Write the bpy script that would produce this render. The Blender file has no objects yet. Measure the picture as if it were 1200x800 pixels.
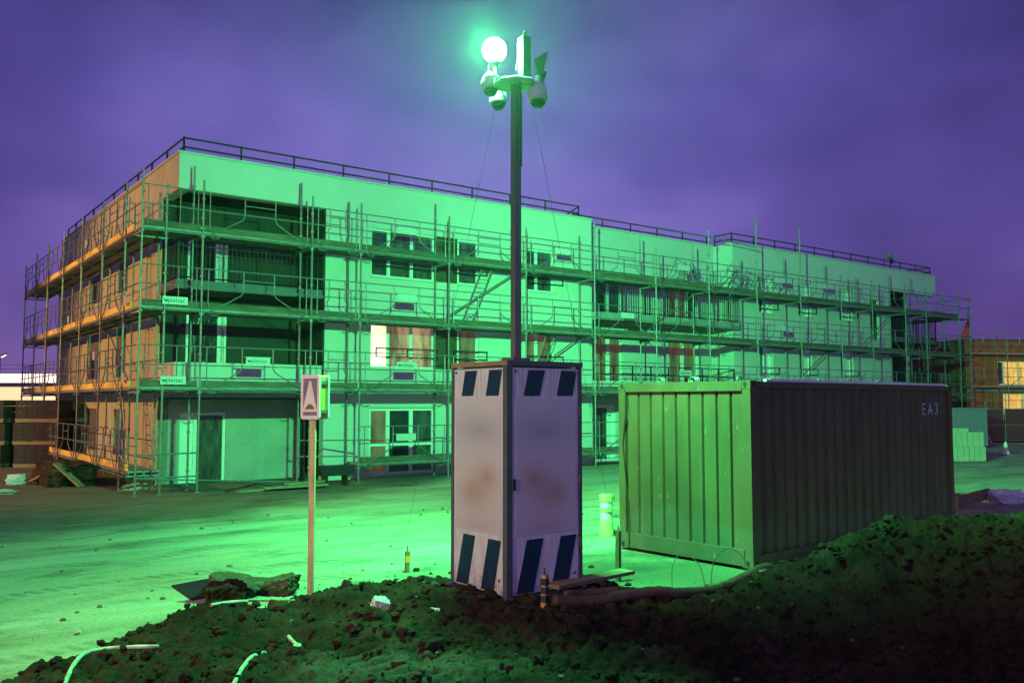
import bpy, math, random
import numpy as np
from mathutils import Vector, Matrix

random.seed(7)
rng = np.random.default_rng(11)
sc = bpy.context.scene
COL = sc.collection
PI = math.pi

# ------------------------------------------------------------------ camera
cam_d = bpy.data.cameras.new('camera')
cam_d.lens = 30.93
cam_d.sensor_width = 36.0
cam_d.clip_start = 0.1
cam_d.clip_end = 2000
cam = bpy.data.objects.new('camera', cam_d)
COL.objects.link(cam)
cam.location = (0, 0, 2.3)
cam.rotation_euler = (PI / 2 + math.atan(70 / 1031.0), 0, 0)
sc.camera = cam

# ------------------------------------------------------------------ world: purple dusk with thin cloud
world = bpy.data.worlds.new('World')
sc.world = world
world.use_nodes = True
wn, wl = world.node_tree.nodes, world.node_tree.links
for n in list(wn):
    wn.remove(n)


def N(nodes, kind, **kw):
    n = nodes.new(kind)
    for k, v in kw.items():
        setattr(n, k, v)
    return n


def ramp(nodes, stops, interp='LINEAR'):
    r = nodes.new('ShaderNodeValToRGB')
    r.color_ramp.interpolation = interp
    el = r.color_ramp.elements
    while len(el) < len(stops):
        el.new(0.5)
    for e, (p, c) in zip(el, stops):
        e.position = p
        e.color = (c[0], c[1], c[2], 1) if len(c) == 3 else c
    return r


w_out = N(wn, 'ShaderNodeOutputWorld')
w_bg = N(wn, 'ShaderNodeBackground')
w_tc = N(wn, 'ShaderNodeTexCoord')
w_sep = N(wn, 'ShaderNodeSeparateXYZ')
wl.new(w_tc.outputs['Generated'], w_sep.inputs[0])
# height gradient
w_ramp = ramp(wn, [(0.0, (0.02, 0.016, 0.03)), (0.47, (0.03, 0.022, 0.05)), (0.505, (0.132, 0.070, 0.275)),
                   (0.58, (0.118, 0.075, 0.335)), (0.66, (0.104, 0.077, 0.355)), (0.715, (0.060, 0.045, 0.225)), (0.8, (0.040, 0.03, 0.16)), (1.0, (0.05, 0.036, 0.16))])
w_map = N(wn, 'ShaderNodeMapRange')
w_map.inputs[1].default_value = -1
w_map.inputs[2].default_value = 1
wl.new(w_sep.outputs[2], w_map.inputs[0])
wl.new(w_map.outputs[0], w_ramp.inputs[0])
# thin drifting cloud
w_mp = N(wn, 'ShaderNodeMapping')
w_mp.inputs['Scale'].default_value = (1.5, 1.5, 2.6)
w_mp.inputs['Location'].default_value = (0.35, 0.1, 0.55)
wl.new(w_tc.outputs['Generated'], w_mp.inputs[0])
w_no = N(wn, 'ShaderNodeTexNoise')
w_no.inputs['Scale'].default_value = 1.5
w_no.inputs['Detail'].default_value = 3.5
w_no.inputs['Roughness'].default_value = 0.52
wl.new(w_mp.outputs[0], w_no.inputs[0])
w_cr = ramp(wn, [(0.3, (0.55, 0.53, 0.6)), (0.48, (0.9, 0.89, 0.92)), (0.6, (1.32, 1.36, 1.18)), (0.74, (1.8, 1.95, 1.45))])
wl.new(w_no.outputs[0], w_cr.inputs[0])
w_mul = N(wn, 'ShaderNodeMixRGB', blend_type='MULTIPLY')
w_mul.inputs[0].default_value = 1
wl.new(w_ramp.outputs[0], w_mul.inputs[1])
wl.new(w_cr.outputs[0], w_mul.inputs[2])
# the sky is brighter towards the glow of the set sun (behind the photographer), darker at the flanks
w_y = ramp(wn, [(0.0, (2.9, 2.8, 2.3)), (0.35, (1.8, 1.8, 1.5)), (0.7, (0.5, 0.5, 0.5)), (0.9, (0.76, 0.76, 0.76)), (0.955, (0.9, 0.9, 0.9)), (0.99, (1.18, 1.18, 1.15))])
w_m2 = N(wn, 'ShaderNodeMapRange')
w_m2.inputs[1].default_value = -1
w_m2.inputs[2].default_value = 1
wl.new(w_sep.outputs[1], w_m2.inputs[0])
wl.new(w_m2.outputs[0], w_y.inputs[0])
w_mul2 = N(wn, 'ShaderNodeMixRGB', blend_type='MULTIPLY')
w_mul2.inputs[0].default_value = 1
wl.new(w_mul.outputs[0], w_mul2.inputs[1])
wl.new(w_y.outputs[0], w_mul2.inputs[2])
wl.new(w_mul2.outputs[0], w_bg.inputs[0])
w_bg.inputs[1].default_value = 1.2
wl.new(w_bg.outputs[0], w_out.inputs[0])

# ------------------------------------------------------------------ lights: green floodlight on the mast, two sodium street lamps out of frame
LAMP = Vector((-0.215, 10.5, 6.58))


def light(name, kind, loc, color, power, radius, aim=None, size=None, blend=1.0):
    d = bpy.data.lights.new(name, kind)
    d.color = color
    d.energy = power
    d.shadow_soft_size = radius
    if kind == 'SPOT':
        d.spot_size = math.radians(size)
        d.spot_blend = blend
    o = bpy.data.objects.new(name, d)
    o.location = loc
    if aim is not None:
        o.rotation_euler = (Vector(aim) - Vector(loc)).to_track_quat('-Z', 'Y').to_euler()
    COL.objects.link(o)
    return o


GREEN = (0.075, 1.0, 0.27)
light('floodlight_glow', 'POINT', LAMP + Vector((-0.11, -0.16, -0.02)), GREEN, 6400, 0.04)
light('floodlight_wide', 'SPOT', LAMP + Vector((0.02, 0.2, -0.03)), GREEN, 14000, 0.08, aim=(7.5, 25, 1.2), size=170, blend=0.75)
light('floodlight_beam', 'SPOT', LAMP + Vector((0.06, 0.2, -0.01)), GREEN, 38000, 0.08, aim=(14, 35, 5.5), size=94, blend=1.0)
SODIUM = (1.0, 0.52, 0.12)
light('sodium_beam', 'SPOT', (-30, 20, 7.0), SODIUM, 16500, 0.15, aim=(-12.5, 27, 2.2), size=62, blend=0.6)
light('sodium_glow', 'POINT', (-16, -2, 7.0), (1.0, 0.6, 0.25), 1900, 0.15)
light('sodium_near', 'SPOT', (-9, 0, 5.2), (1.0, 0.72, 0.40), 2900, 0.15, aim=(-2.4, 10, 1.2), size=38, blend=0.7)
light('sodium_far', 'SPOT', (33, 36, 6.5), SODIUM, 3000, 0.15, aim=(31.5, 51, 3.4), size=58, blend=0.5)

# ------------------------------------------------------------------ exposure and render settings
sc.view_settings.view_transform = 'Standard'
sc.view_settings.look = 'None'
sc.view_settings.exposure = 0.0
sc.view_settings.gamma = 1.0
sc.render.engine = 'CYCLES'
sc.cycles.max_bounces = 6
sc.cycles.diffuse_bounces = 3
sc.cycles.glossy_bounces = 3
sc.cycles.sample_clamp_indirect = 4.0
sc.cycles.use_denoising = True

# ------------------------------------------------------------------ materials
MATS = {}


def mat(name, col, rough=0.7, metal=0.0, var=0.15, scale=6.0, bump=0.0, bscale=40.0, spec=0.3, emit=None, stretch=None, col2=None, detail=4):
    """Principled surface with a noise-driven mottling between two tints and an optional fine bump."""
    m = bpy.data.materials.new(name)
    m.use_nodes = True
    nt = m.node_tree
    nd, lk = nt.nodes, nt.links
    b = nd['Principled BSDF']
    b.inputs['Roughness'].default_value = rough
    b.inputs['Metallic'].default_value = metal
    b.inputs['Specular IOR Level'].default_value = spec
    tc = nd.new('ShaderNodeTexCoord')
    src = tc.outputs['Object']
    if stretch:
        mp = nd.new('ShaderNodeMapping')
        mp.inputs['Scale'].default_value = stretch
        lk.new(src, mp.inputs[0])
        src = mp.outputs[0]
    no = nd.new('ShaderNodeTexNoise')
    no.inputs['Scale'].default_value = scale
    no.inputs['Detail'].default_value = detail
    no.inputs['Roughness'].default_value = 0.6
    lk.new(src, no.inputs[0])
    lo = [c * (1 - var) for c in col]
    hi = list(col2) if col2 else [min(1, c * (1 + var)) for c in col]
    r = ramp(nd, [(0.32, lo), (0.68, hi)])
    lk.new(no.outputs[0], r.inputs[0])
    lk.new(r.outputs[0], b.inputs['Base Color'])
    if bump:
        nb = nd.new('ShaderNodeTexNoise')
        nb.inputs['Scale'].default_value = bscale
        nb.inputs['Detail'].default_value = 5
        lk.new(src, nb.inputs[0])
        bp = nd.new('ShaderNodeBump')
        bp.inputs['Strength'].default_value = bump
        bp.inputs['Distance'].default_value = 0.03
        lk.new(nb.outputs[0], bp.inputs['Height'])
        lk.new(bp.outputs[0], b.inputs['Normal'])
    if emit:
        b.inputs['Emission Strength'].default_value = emit[1]
        if len(emit) > 2:      # crinkled light seen through plastic film
            r2 = ramp(nd, [(0.35, emit[2]), (0.62, emit[0])])
            lk.new(no.outputs[0], r2.inputs[0])
            lk.new(r2.outputs[0], b.inputs['Emission Color'])
        else:
            b.inputs['Emission Color'].default_value = (*emit[0], 1)
    MATS[name] = m
    return m


PLASTER = mat('white_plaster', (0.46, 0.46, 0.43), 0.85, var=0.05, scale=1.2, bump=0.12, bscale=60, detail=8)
BEIGE = mat('beige_plaster', (0.37, 0.335, 0.235), 0.85, var=0.10, scale=1.5, bump=0.12, bscale=60, stretch=(1, 1, 0.35))
CLADDING = mat('dark_timber_cladding', (0.028, 0.030, 0.024), 0.7, var=0.35, scale=5, stretch=(8, 8, 0.6), bump=0.2)
GREYPANEL = mat('grey_panel', (0.11, 0.10, 0.12), 0.6, var=0.12, scale=3)
BROWNPANEL = mat('brown_panel', (0.07, 0.05, 0.03), 0.6, var=0.25, scale=5, stretch=(6, 6, 0.7))
CONCRETE = mat('concrete', (0.26, 0.25, 0.23), 0.9, var=0.2, scale=3, bump=0.2)
RAWWALL = mat('raw_terrace_plaster', (0.31, 0.31, 0.28), 0.9, var=0.14, scale=1.6, bump=0.3, bscale=25, detail=9)
HEADGREY = mat('grey_box_paint', (0.045, 0.05, 0.047), 0.5, var=0.05)
COPING = mat('coping_metal', (0.42, 0.42, 0.40), 0.5, var=0.05)
FRAMEW = mat('white_window_frame', (0.66, 0.67, 0.64), 0.4, var=0.03)
BLACKSTEEL = mat('black_steel', (0.016, 0.016, 0.018), 0.5, var=0.2)
PANE = mat('window_glass', (0.022, 0.03, 0.036), 0.08, var=0.5, scale=2.2, spec=0.55)
FILM = mat('plastic_film', (0.045, 0.055, 0.05), 0.2, var=0.6, scale=2.2, bump=0.9, bscale=3.5, spec=0.7, stretch=(2.4, 2.4, 0.8))
FILMWARM = mat('warm_plastic_film', (0.12, 0.10, 0.07), 0.22, var=0.5, scale=1.6, bump=0.9, bscale=4, spec=0.7, stretch=(2.0, 2.0, 0.55), detail=2,
               emit=((0.72, 0.46, 0.24), 0.62, (0.16, 0.09, 0.045)))
FILMDIM = mat('dim_warm_film', (0.10, 0.09, 0.06), 0.22, var=0.5, scale=1.5, bump=0.9, bscale=4, spec=0.7, stretch=(2.0, 2.0, 0.5), detail=2,
              emit=((0.20, 0.085, 0.035), 0.36, (0.05, 0.024, 0.012)))
LITROOM = mat('lit_room', (0.5, 0.4, 0.3), 0.6, var=0.1, scale=1.2, emit=((1.0, 0.80, 0.58), 2.3, (0.82, 0.45, 0.24)), stretch=(0.5, 0.5, 1.2))
STEEL = mat('galvanised_steel', (0.17, 0.175, 0.165), 0.5, metal=0.4, var=0.25, scale=9)
DECKM = mat('steel_deck', (0.20, 0.20, 0.19), 0.55, metal=0.3, var=0.3, scale=4)
TOE = mat('toe_board_timber', (0.095, 0.08, 0.055), 0.75, var=0.4, scale=2.2, stretch=(1, 1, 5), bump=0.15, detail=7)
TOEYELLOW = mat('yellow_toe_board_timber', (0.68, 0.48, 0.10), 0.75, var=0.3, scale=1.3, stretch=(1, 1, 4), bump=0.15)
PLATE = mat('white_plate', (0.42, 0.44, 0.42), 0.5, var=0.06)
INK = mat('dark_ink', (0.03, 0.04, 0.07), 0.6, var=0.1)
CABGREY = mat('grey_cabinet_frame', (0.10, 0.11, 0.115), 0.5, metal=0.2, var=0.15)
CABWHITE = mat('white_cabinet_panel', (0.68, 0.67, 0.68), 0.45, var=0.05, scale=4)
STRIPE = mat('dark_blue_stripe', (0.008, 0.024, 0.07), 0.45, var=0.2, scale=5)
MASTM = mat('grey_mast_paint', (0.14, 0.14, 0.13), 0.45, metal=0.2, var=0.15)
CAMWHITE = mat('white_camera_housing', (0.55, 0.56, 0.54), 0.4, var=0.04)
DOME = mat('smoked_dome', (0.015, 0.018, 0.018), 0.05, spec=0.7, var=0.1)
LENS = mat('lit_floodlight_lens', (0.8, 0.9, 0.85), 0.5, var=0.01, emit=((0.86, 1.0, 0.92), 14))
YELLOWPOST = mat('yellow_post_paint', (0.66, 0.54, 0.26), 0.55, var=0.15, scale=10, stretch=(1, 1, 0.3))
SIGNWHITE = mat('white_sign_face', (0.76, 0.72, 0.66), 0.45, var=0.08, scale=8)
SIGNBLUE = mat('faded_blue_sign', (0.21, 0.13, 0.21), 0.45, var=0.28, scale=7)
SIGNBROWN = mat('brown_sign_symbol', (0.24, 0.115, 0.03), 0.5, var=0.15)
SIGNYELLOW = mat('yellow_sign_edge', (0.55, 0.44, 0.05), 0.5, var=0.1)
BOLLARD = mat('yellow_plastic', (0.46, 0.56, 0.16), 0.45, var=0.1)
BOLLARDW = mat('white_reflective_band', (0.55, 0.62, 0.55), 0.4, var=0.05)
HOSE = mat('brown_drain_hose', (0.085, 0.045, 0.034), 0.55, var=0.25, scale=8)
HOSEGREY = mat('grey_drain_hose', (0.22, 0.19, 0.14), 0.5, var=0.2, scale=8)
CABLEW = mat('pale_conduit', (0.46, 0.45, 0.36), 0.5, var=0.45, scale=9)
WOOD = mat('weathered_timber', (0.23, 0.17, 0.10), 0.8, var=0.3, scale=4, stretch=(1, 1, 6), bump=0.2)
STAKEW = mat('stake_timber', (0.19, 0.115, 0.06), 0.8, var=0.3, scale=10, stretch=(4, 4, 0.8))
STAKEY = mat('stake_yellow_tape', (0.55, 0.34, 0.05), 0.6, var=0.1)
STONE = mat('pale_block', (0.6, 0.6, 0.56), 0.85, var=0.15, scale=12, bump=0.3)
CHUNK = mat('broken_concrete', (0.075, 0.065, 0.042), 0.95, var=0.4, scale=7, bump=0.6, bscale=25)
SHEETM = mat('black_sheet', (0.02, 0.014, 0.018), 0.5, var=0.3, scale=7, bump=0.3, bscale=12)
BRICK = mat('red_brown_brick', (0.17, 0.085, 0.045), 0.85, var=0.25, scale=9, bump=0.2)
BLOCKS = mat('dark_concrete_blocks', (0.038, 0.03, 0.032), 0.9, var=0.3, scale=5, bump=0.25)
BLOCKSG = mat('pale_insulation_blocks', (0.30, 0.32, 0.20), 0.85, var=0.12, scale=4)
HALL = mat('blue_grey_cladding', (0.10, 0.09, 0.13), 0.6, var=0.08, stretch=(3, 3, 0.2))
HALLDARK = mat('dark_grey_cladding', (0.03, 0.027, 0.036), 0.6, var=0.2)
CABINM = mat('pale_cabin_steel', (0.19, 0.17, 0.20), 0.6, var=0.1)
LITHALL = mat('lit_hall_glow', (0.8, 0.75, 0.65), 0.5, var=0.03, scale=0.6, emit=((1.0, 0.9, 0.62), 1.5))  # emission stands in for lamplight on the hall's white wall
LITHALL2 = mat('lit_hall_lower_glow', (0.8, 0.7, 0.5), 0.5, var=0.03, scale=0.6, emit=((1.0, 0.76, 0.34), 1.15, (1.0, 0.6, 0.2)), stretch=(0.3, 0.3, 0.3))
LITWIN = mat('amber_lit_pane', (0.5, 0.35, 0.12), 0.5, var=0.2, scale=2.5, emit=((0.95, 0.52, 0.10), 0.85, (0.42, 0.2, 0.04)), stretch=(3, 3, 0.6))
FLAGM = mat('red_flag_cloth', (0.32, 0.035, 0.03), 0.8, var=0.2)
CONEM = mat('cone_orange', (0.55, 0.12, 0.04), 0.6, var=0.1)
CONEW = mat('cone_white', (0.75, 0.75, 0.72), 0.5, var=0.05)
BAGM = mat('white_sack', (0.62, 0.62, 0.58), 0.7, var=0.12, scale=5, bump=0.3, bscale=8)
SPECKW = mat('pale_litter', (0.45, 0.42, 0.34), 0.8, var=0.3)


def container_paint():
    m = mat('container_paint', (0.094, 0.046, 0.026), 0.5, var=0.25, scale=2.0, stretch=(1, 1, 0.35), spec=0.35, detail=8)
    nt = m.node_tree
    nd, lk = nt.nodes, nt.links
    b = nd['Principled BSDF']
    base = b.inputs['Base Color'].links[0].from_socket
    tc = nd['Texture Coordinate']
    # chalky scuffs and chips
    mp = nd.new('ShaderNodeMapping')
    mp.inputs['Scale'].default_value = (6, 6, 2.2)
    lk.new(tc.outputs['Object'], mp.inputs[0])
    no = nd.new('ShaderNodeTexNoise')
    no.inputs['Scale'].default_value = 2.6
    no.inputs['Detail'].default_value = 9
    no.inputs['Roughness'].default_value = 0.72
    lk.new(mp.outputs[0], no.inputs[0])
    r = ramp(nd, [(0.635, (0, 0, 0)), (0.675, (1, 1, 1))])
    lk.new(no.outputs[0], r.inputs[0])
    mx = nd.new('ShaderNodeMixRGB')
    lk.new(r.outputs[0], mx.inputs[0])
    lk.new(base, mx.inputs[1])
    mx.inputs[2].default_value = (0.24, 0.2, 0.17, 1)
    # dust that lies along the foot of the panels
    sp = nd.new('ShaderNodeSeparateXYZ')
    lk.new(tc.outputs['Object'], sp.inputs[0])
    n2 = nd.new('ShaderNodeTexNoise')
    n2.inputs['Scale'].default_value = 2.2
    n2.inputs['Detail'].default_value = 5
    lk.new(tc.outputs['Object'], n2.inputs[0])
    ad = nd.new('ShaderNodeMath')
    ad.operation = 'MULTIPLY_ADD'
    lk.new(n2.outputs[0], ad.inputs[0])
    ad.inputs[1].default_value = -0.9
    lk.new(sp.outputs[2], ad.inputs[2])
    r2 = ramp(nd, [(0.0, (0.3, 0.3, 0.3)), (0.2, (0, 0, 0))])
    lk.new(ad.outputs[0], r2.inputs[0])
    mx2 = nd.new('ShaderNodeMixRGB')
    lk.new(r2.outputs[0], mx2.inputs[0])
    lk.new(mx.outputs[0], mx2.inputs[1])
    mx2.inputs[2].default_value = (0.12, 0.105, 0.095, 1)
    lk.new(mx2.outputs[0], b.inputs['Base Color'])
    return m


CONT = container_paint()
CONTDARK = mat('container_rubber', (0.012, 0.01, 0.01), 0.8, var=0.2)
CONTLETTER = mat('stencil_paint', (0.40, 0.42, 0.50), 0.7, var=0.4, scale=14)


def weather(m, mud=(0.06, 0.05, 0.035), top=0.55):
    """Dried mud splashes that thin out with height, faint runs and scratches."""
    nd, lk = m.node_tree.nodes, m.node_tree.links
    b = nd['Principled BSDF']
    base = b.inputs['Base Color'].links[0].from_socket
    tc = nd.new('ShaderNodeTexCoord')
    sp = nd.new('ShaderNodeSeparateXYZ')
    lk.new(tc.outputs['Object'], sp.inputs[0])
    n = nd.new('ShaderNodeTexNoise')
    n.inputs['Scale'].default_value = 16
    n.inputs['Detail'].default_value = 9
    n.inputs['Roughness'].default_value = 0.75
    lk.new(tc.outputs['Object'], n.inputs[0])
    a = nd.new('ShaderNodeMath')
    a.operation = 'MULTIPLY_ADD'
    lk.new(sp.outputs[2], a.inputs[0])
    a.inputs[1].default_value = -0.30 / top
    lk.new(n.outputs[0], a.inputs[2])
    r = ramp(nd, [(0.40, (0, 0, 0)), (0.62, (0.7, 0.7, 0.7))])
    lk.new(a.outputs[0], r.inputs[0])
    mp = nd.new('ShaderNodeMapping')
    mp.inputs['Scale'].default_value = (9, 9, 0.8)
    lk.new(tc.outputs['Object'], mp.inputs[0])
    n2 = nd.new('ShaderNodeTexNoise')
    n2.inputs['Scale'].default_value = 3
    n2.inputs['Detail'].default_value = 8
    lk.new(mp.outputs[0], n2.inputs[0])
    r2 = ramp(nd, [(0.45, (1, 1, 1)), (0.72, (0.68, 0.66, 0.63))])
    lk.new(n2.outputs[0], r2.inputs[0])
    m1 = nd.new('ShaderNodeMixRGB')
    m1.blend_type = 'MULTIPLY'
    m1.inputs[0].default_value = 1
    lk.new(base, m1.inputs[1])
    lk.new(r2.outputs[0], m1.inputs[2])
    m2 = nd.new('ShaderNodeMixRGB')
    lk.new(r.outputs[0], m2.inputs[0])
    lk.new(m1.outputs[0], m2.inputs[1])
    m2.inputs[2].default_value = (*mud, 1)
    lk.new(m2.outputs[0], b.inputs['Base Color'])


weather(CABWHITE)
weather(STRIPE)
weather(YELLOWPOST, top=0.8)


def poster_material():
    """A printed panel: pale sheet, soft grey band in its upper half, faded reddish print lower down."""
    m = bpy.data.materials.new('faded_poster_print')
    m.use_nodes = True
    nd, lk = m.node_tree.nodes, m.node_tree.links
    b = nd['Principled BSDF']
    b.inputs['Roughness'].default_value = 0.5
    tc = nd.new('ShaderNodeTexCoord')

    def blob(cx, cz, rx, rz, seed):
        mp = nd.new('ShaderNodeMapping')
        mp.inputs['Location'].default_value = (-cx / rx, 0, -cz / rz)
        mp.inputs['Scale'].default_value = (1 / rx, 0, 1 / rz)
        lk.new(tc.outputs['Object'], mp.inputs[0])
        g = nd.new('ShaderNodeTexGradient')
        g.gradient_type = 'QUADRATIC_SPHERE'
        lk.new(mp.outputs[0], g.inputs[0])
        return g.outputs[1]

    cur = None
    for (cx, cz, rx, rz, colr, k) in ((0.5, 1.75, 1.1, .42, (0.33, 0.33, 0.36), 0.62),
                                      (0.5, 1.05, .9, .8, (0.52, 0.42, 0.36), 0.7),
                                      (0.36, 1.24, .42, .32, (0.42, 0.21, 0.14), 0.55), (0.66, 1.06, .40, .28, (0.42, 0.22, 0.15), 0.5),
                                      (0.5, 0.70, .9, .2, (0.44, 0.33, 0.27), 0.4)):
        mx = nd.new('ShaderNodeMixRGB')
        if cur is None:
            mx.inputs[1].default_value = (0.60, 0.59, 0.60, 1)
        else:
            lk.new(cur, mx.inputs[1])
        mx.inputs[2].default_value = (*colr, 1)
        ml = nd.new('ShaderNodeMath')
        ml.operation = 'MULTIPLY'
        ml.inputs[1].default_value = k * 1.3
        ml.use_clamp = True
        lk.new(blob(cx, cz, rx, rz, 0), ml.inputs[0])
        lk.new(ml.outputs[0], mx.inputs[0])
        cur = mx.outputs[0]
    lk.new(cur, b.inputs['Base Color'])
    return m


POSTER = poster_material()

YAW = math.atan2(1031, 1380)
U = Vector((math.cos(YAW), math.sin(YAW), 0))
V = Vector((-math.sin(YAW), math.cos(YAW), 0))
CORNER = Vector((-8.903, 23.2, 0))


def ground_material():
    """Sandy compacted site ground, with a belt of darker wet earth along the building and long wheel streaks."""
    m = bpy.data.materials.new('site_ground')
    m.use_nodes = True
    nd, lk = m.node_tree.nodes, m.node_tree.links
    b = nd['Principled BSDF']
    b.inputs['Roughness'].default_value = 0.9
    b.inputs['Specular IOR Level'].default_value = 0.15
    ge = nd.new('ShaderNodeNewGeometry')

    def vmath(op, a, bb=None):
        n = nd.new('ShaderNodeVectorMath')
        n.operation = op
        lk.new(a, n.inputs[0])
        if bb is not None:
            n.inputs[1].default_value = bb
        return n

    rel = vmath('SUBTRACT', ge.outputs['Position'], CORNER)
    t = vmath('DOT_PRODUCT', rel.outputs[0], V).outputs['Value']
    s = vmath('DOT_PRODUCT', rel.outputs[0], U).outputs['Value']
    cmb = nd.new('ShaderNodeCombineXYZ')
    lk.new(s, cmb.inputs[0])
    lk.new(t, cmb.inputs[1])

    def noise(scale, stretch=(1, 1, 1), detail=6, rough=0.6):
        mp = nd.new('ShaderNodeMapping')
        mp.inputs['Scale'].default_value = stretch
        lk.new(cmb.outputs[0], mp.inputs[0])
        n = nd.new('ShaderNodeTexNoise')
        n.inputs['Scale'].default_value = scale
        n.inputs['Detail'].default_value = detail
        n.inputs['Roughness'].default_value = rough
        lk.new(mp.outputs[0], n.inputs[0])
        return n.outputs[0]

    def math_(op, a, bv, c=None):
        n = nd.new('ShaderNodeMath')
        n.operation = op
        for i, x in enumerate((a, bv) if c is None else (a, bv, c)):
            if isinstance(x, (int, float)):
                n.inputs[i].default_value = x
            else:
                lk.new(x, n.inputs[i])
        return n.outputs[0]

    sand = ramp(nd, [(0.25, (0.24, 0.22, 0.155)), (0.5, (0.37, 0.335, 0.24)), (0.75, (0.47, 0.43, 0.32))])
    mixn = math_('ADD', math_('MULTIPLY', noise(0.55, (0.35, 1.6, 1), 8), 0.6), math_('MULTIPLY', noise(1.0, (0.5, 3.5, 1), 9, 0.7), 0.4))
    lk.new(mixn, sand.inputs[0])
    # wheel streaks
    streak = ramp(nd, [(0.42, (1, 1, 1)), (0.62, (0.8, 0.79, 0.77))])
    lk.new(noise(0.55, (0.22, 1.7, 1), 9, 0.7), streak.inputs[0])
    m1 = nd.new('ShaderNodeMixRGB')
    m1.blend_type = 'MULTIPLY'
    m1.inputs[0].default_value = 1
    lk.new(sand.outputs[0], m1.inputs[1])
    lk.new(streak.outputs[0], m1.inputs[2])
    # dark wet earth: t beyond a wavering line, wider where s is small
    wav = math_('MULTIPLY_ADD', noise(0.45, (1, 1, 1), 5), 4.2, -2.1)
    line = math_('ADD', t, wav)
    line = math_('SUBTRACT', line, math_('MULTIPLY', math_('MAXIMUM', math_('SUBTRACT', s, -1.0), 0.0), 0.62))
    mask = ramp(nd, [(0.0, (0, 0, 0)), (1.0, (1, 1, 1))])
    mr = nd.new('ShaderNodeMapRange')
    mr.inputs[1].default_value = -7.6
    mr.inputs[2].default_value = -5.9
    lk.new(line, mr.inputs[0])
    lk.new(mr.outputs[0], mask.inputs[0])
    dark = ramp(nd, [(0.3, (0.085, 0.075, 0.06)), (0.7, (0.17, 0.15, 0.115))])
    lk.new(noise(1.6, (0.5, 1.6, 1), 8, 0.65), dark.inputs[0])
    m2 = nd.new('ShaderNodeMixRGB')
    lk.new(mask.outputs[0], m2.inputs[0])
    lk.new(m1.outputs[0], m2.inputs[1])
    lk.new(dark.outputs[0], m2.inputs[2])
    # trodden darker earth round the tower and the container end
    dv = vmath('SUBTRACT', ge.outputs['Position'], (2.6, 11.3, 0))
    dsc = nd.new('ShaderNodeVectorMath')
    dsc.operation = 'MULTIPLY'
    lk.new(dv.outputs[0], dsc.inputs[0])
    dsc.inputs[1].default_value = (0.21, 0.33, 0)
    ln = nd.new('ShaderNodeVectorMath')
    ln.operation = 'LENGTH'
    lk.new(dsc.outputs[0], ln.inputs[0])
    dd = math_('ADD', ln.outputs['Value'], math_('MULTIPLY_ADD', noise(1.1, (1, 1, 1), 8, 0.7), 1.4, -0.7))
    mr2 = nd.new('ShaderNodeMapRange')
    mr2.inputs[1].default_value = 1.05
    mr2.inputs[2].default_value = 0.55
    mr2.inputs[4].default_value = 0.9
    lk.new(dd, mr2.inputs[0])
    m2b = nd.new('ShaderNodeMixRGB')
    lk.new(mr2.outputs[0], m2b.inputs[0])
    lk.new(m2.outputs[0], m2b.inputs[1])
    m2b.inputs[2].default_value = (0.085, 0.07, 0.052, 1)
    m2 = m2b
    # damp scuffed patches
    pr = ramp(nd, [(0.52, (1, 1, 1)), (0.66, (0.52, 0.5, 0.48))])
    lk.new(noise(0.75, (0.55, 1.3, 1), 9, 0.72), pr.inputs[0])
    m2c = nd.new('ShaderNodeMixRGB')
    m2c.blend_type = 'MULTIPLY'
    m2c.inputs[0].default_value = 1
    lk.new(m2.outputs[0], m2c.inputs[1])
    lk.new(pr.outputs[0], m2c.inputs[2])
    m2 = m2c
    # pairs of tyre tracks along the yard
    tl = math_('MULTIPLY_ADD', noise(0.16, (1, 1, 1), 2, 0.5), 5.0, t)
    tl = math_('MULTIPLY_ADD', s, 0.06, tl)
    tmr = nd.new('ShaderNodeMapRange')
    tmr.inputs[1].default_value = -14.0
    tmr.inputs[2].default_value = -2.0
    lk.new(tl, tmr.inputs[0])
    stops = [(0.0, (0, 0, 0))]
    for c_ in (0.10, 0.245, 0.33, 0.475, 0.60, 0.745):
        stops += [(c_ - 0.018, (0, 0, 0)), (c_ - 0.010, (1, 1, 1)), (c_ + 0.010, (1, 1, 1)), (c_ + 0.018, (0, 0, 0))]
    trk = ramp(nd, stops)
    lk.new(tmr.outputs[0], trk.inputs[0])
    lug = math_('SINE', math_('MULTIPLY_ADD', t, 14.0, math_('MULTIPLY', s, 30.0)), 0.0)
    lugm = math_('MULTIPLY_ADD', lug, 0.35, 0.65)
    trm = math_('MULTIPLY', math_('MULTIPLY', trk.outputs[0], lugm), math_('MULTIPLY_ADD', noise(0.9, (0.6, 1, 1), 6, 0.7), 2.4, -0.75))
    tclamp = math_('MINIMUM', math_('MAXIMUM', trm, 0.0), 1.0)
    m2d = nd.new('ShaderNodeMixRGB')
    lk.new(math_('MULTIPLY', tclamp, 0.75), m2d.inputs[0])
    lk.new(m2.outputs[0], m2d.inputs[1])
    m2d.inputs[2].default_value = (0.07, 0.062, 0.048, 1)
    m2 = m2d
    # fine grit
    grit = ramp(nd, [(0.36, (0.72, 0.72, 0.72)), (0.5, (1, 1, 1)), (0.72, (1.12, 1.12, 1.12))])
    lk.new(noise(22, (1, 1, 1), 5, 0.7), grit.inputs[0])
    m3 = nd.new('ShaderNodeMixRGB')
    m3.blend_type = 'MULTIPLY'
    m3.inputs[0].default_value = 1
    lk.new(m2.outputs[0], m3.inputs[1])
    lk.new(grit.outputs[0], m3.inputs[2])
    lk.new(m3.outputs[0], b.inputs['Base Color'])
    bp = nd.new('ShaderNodeBump')
    bp.inputs['Strength'].default_value = 0.55
    bp.inputs['Distance'].default_value = 0.05
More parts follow.
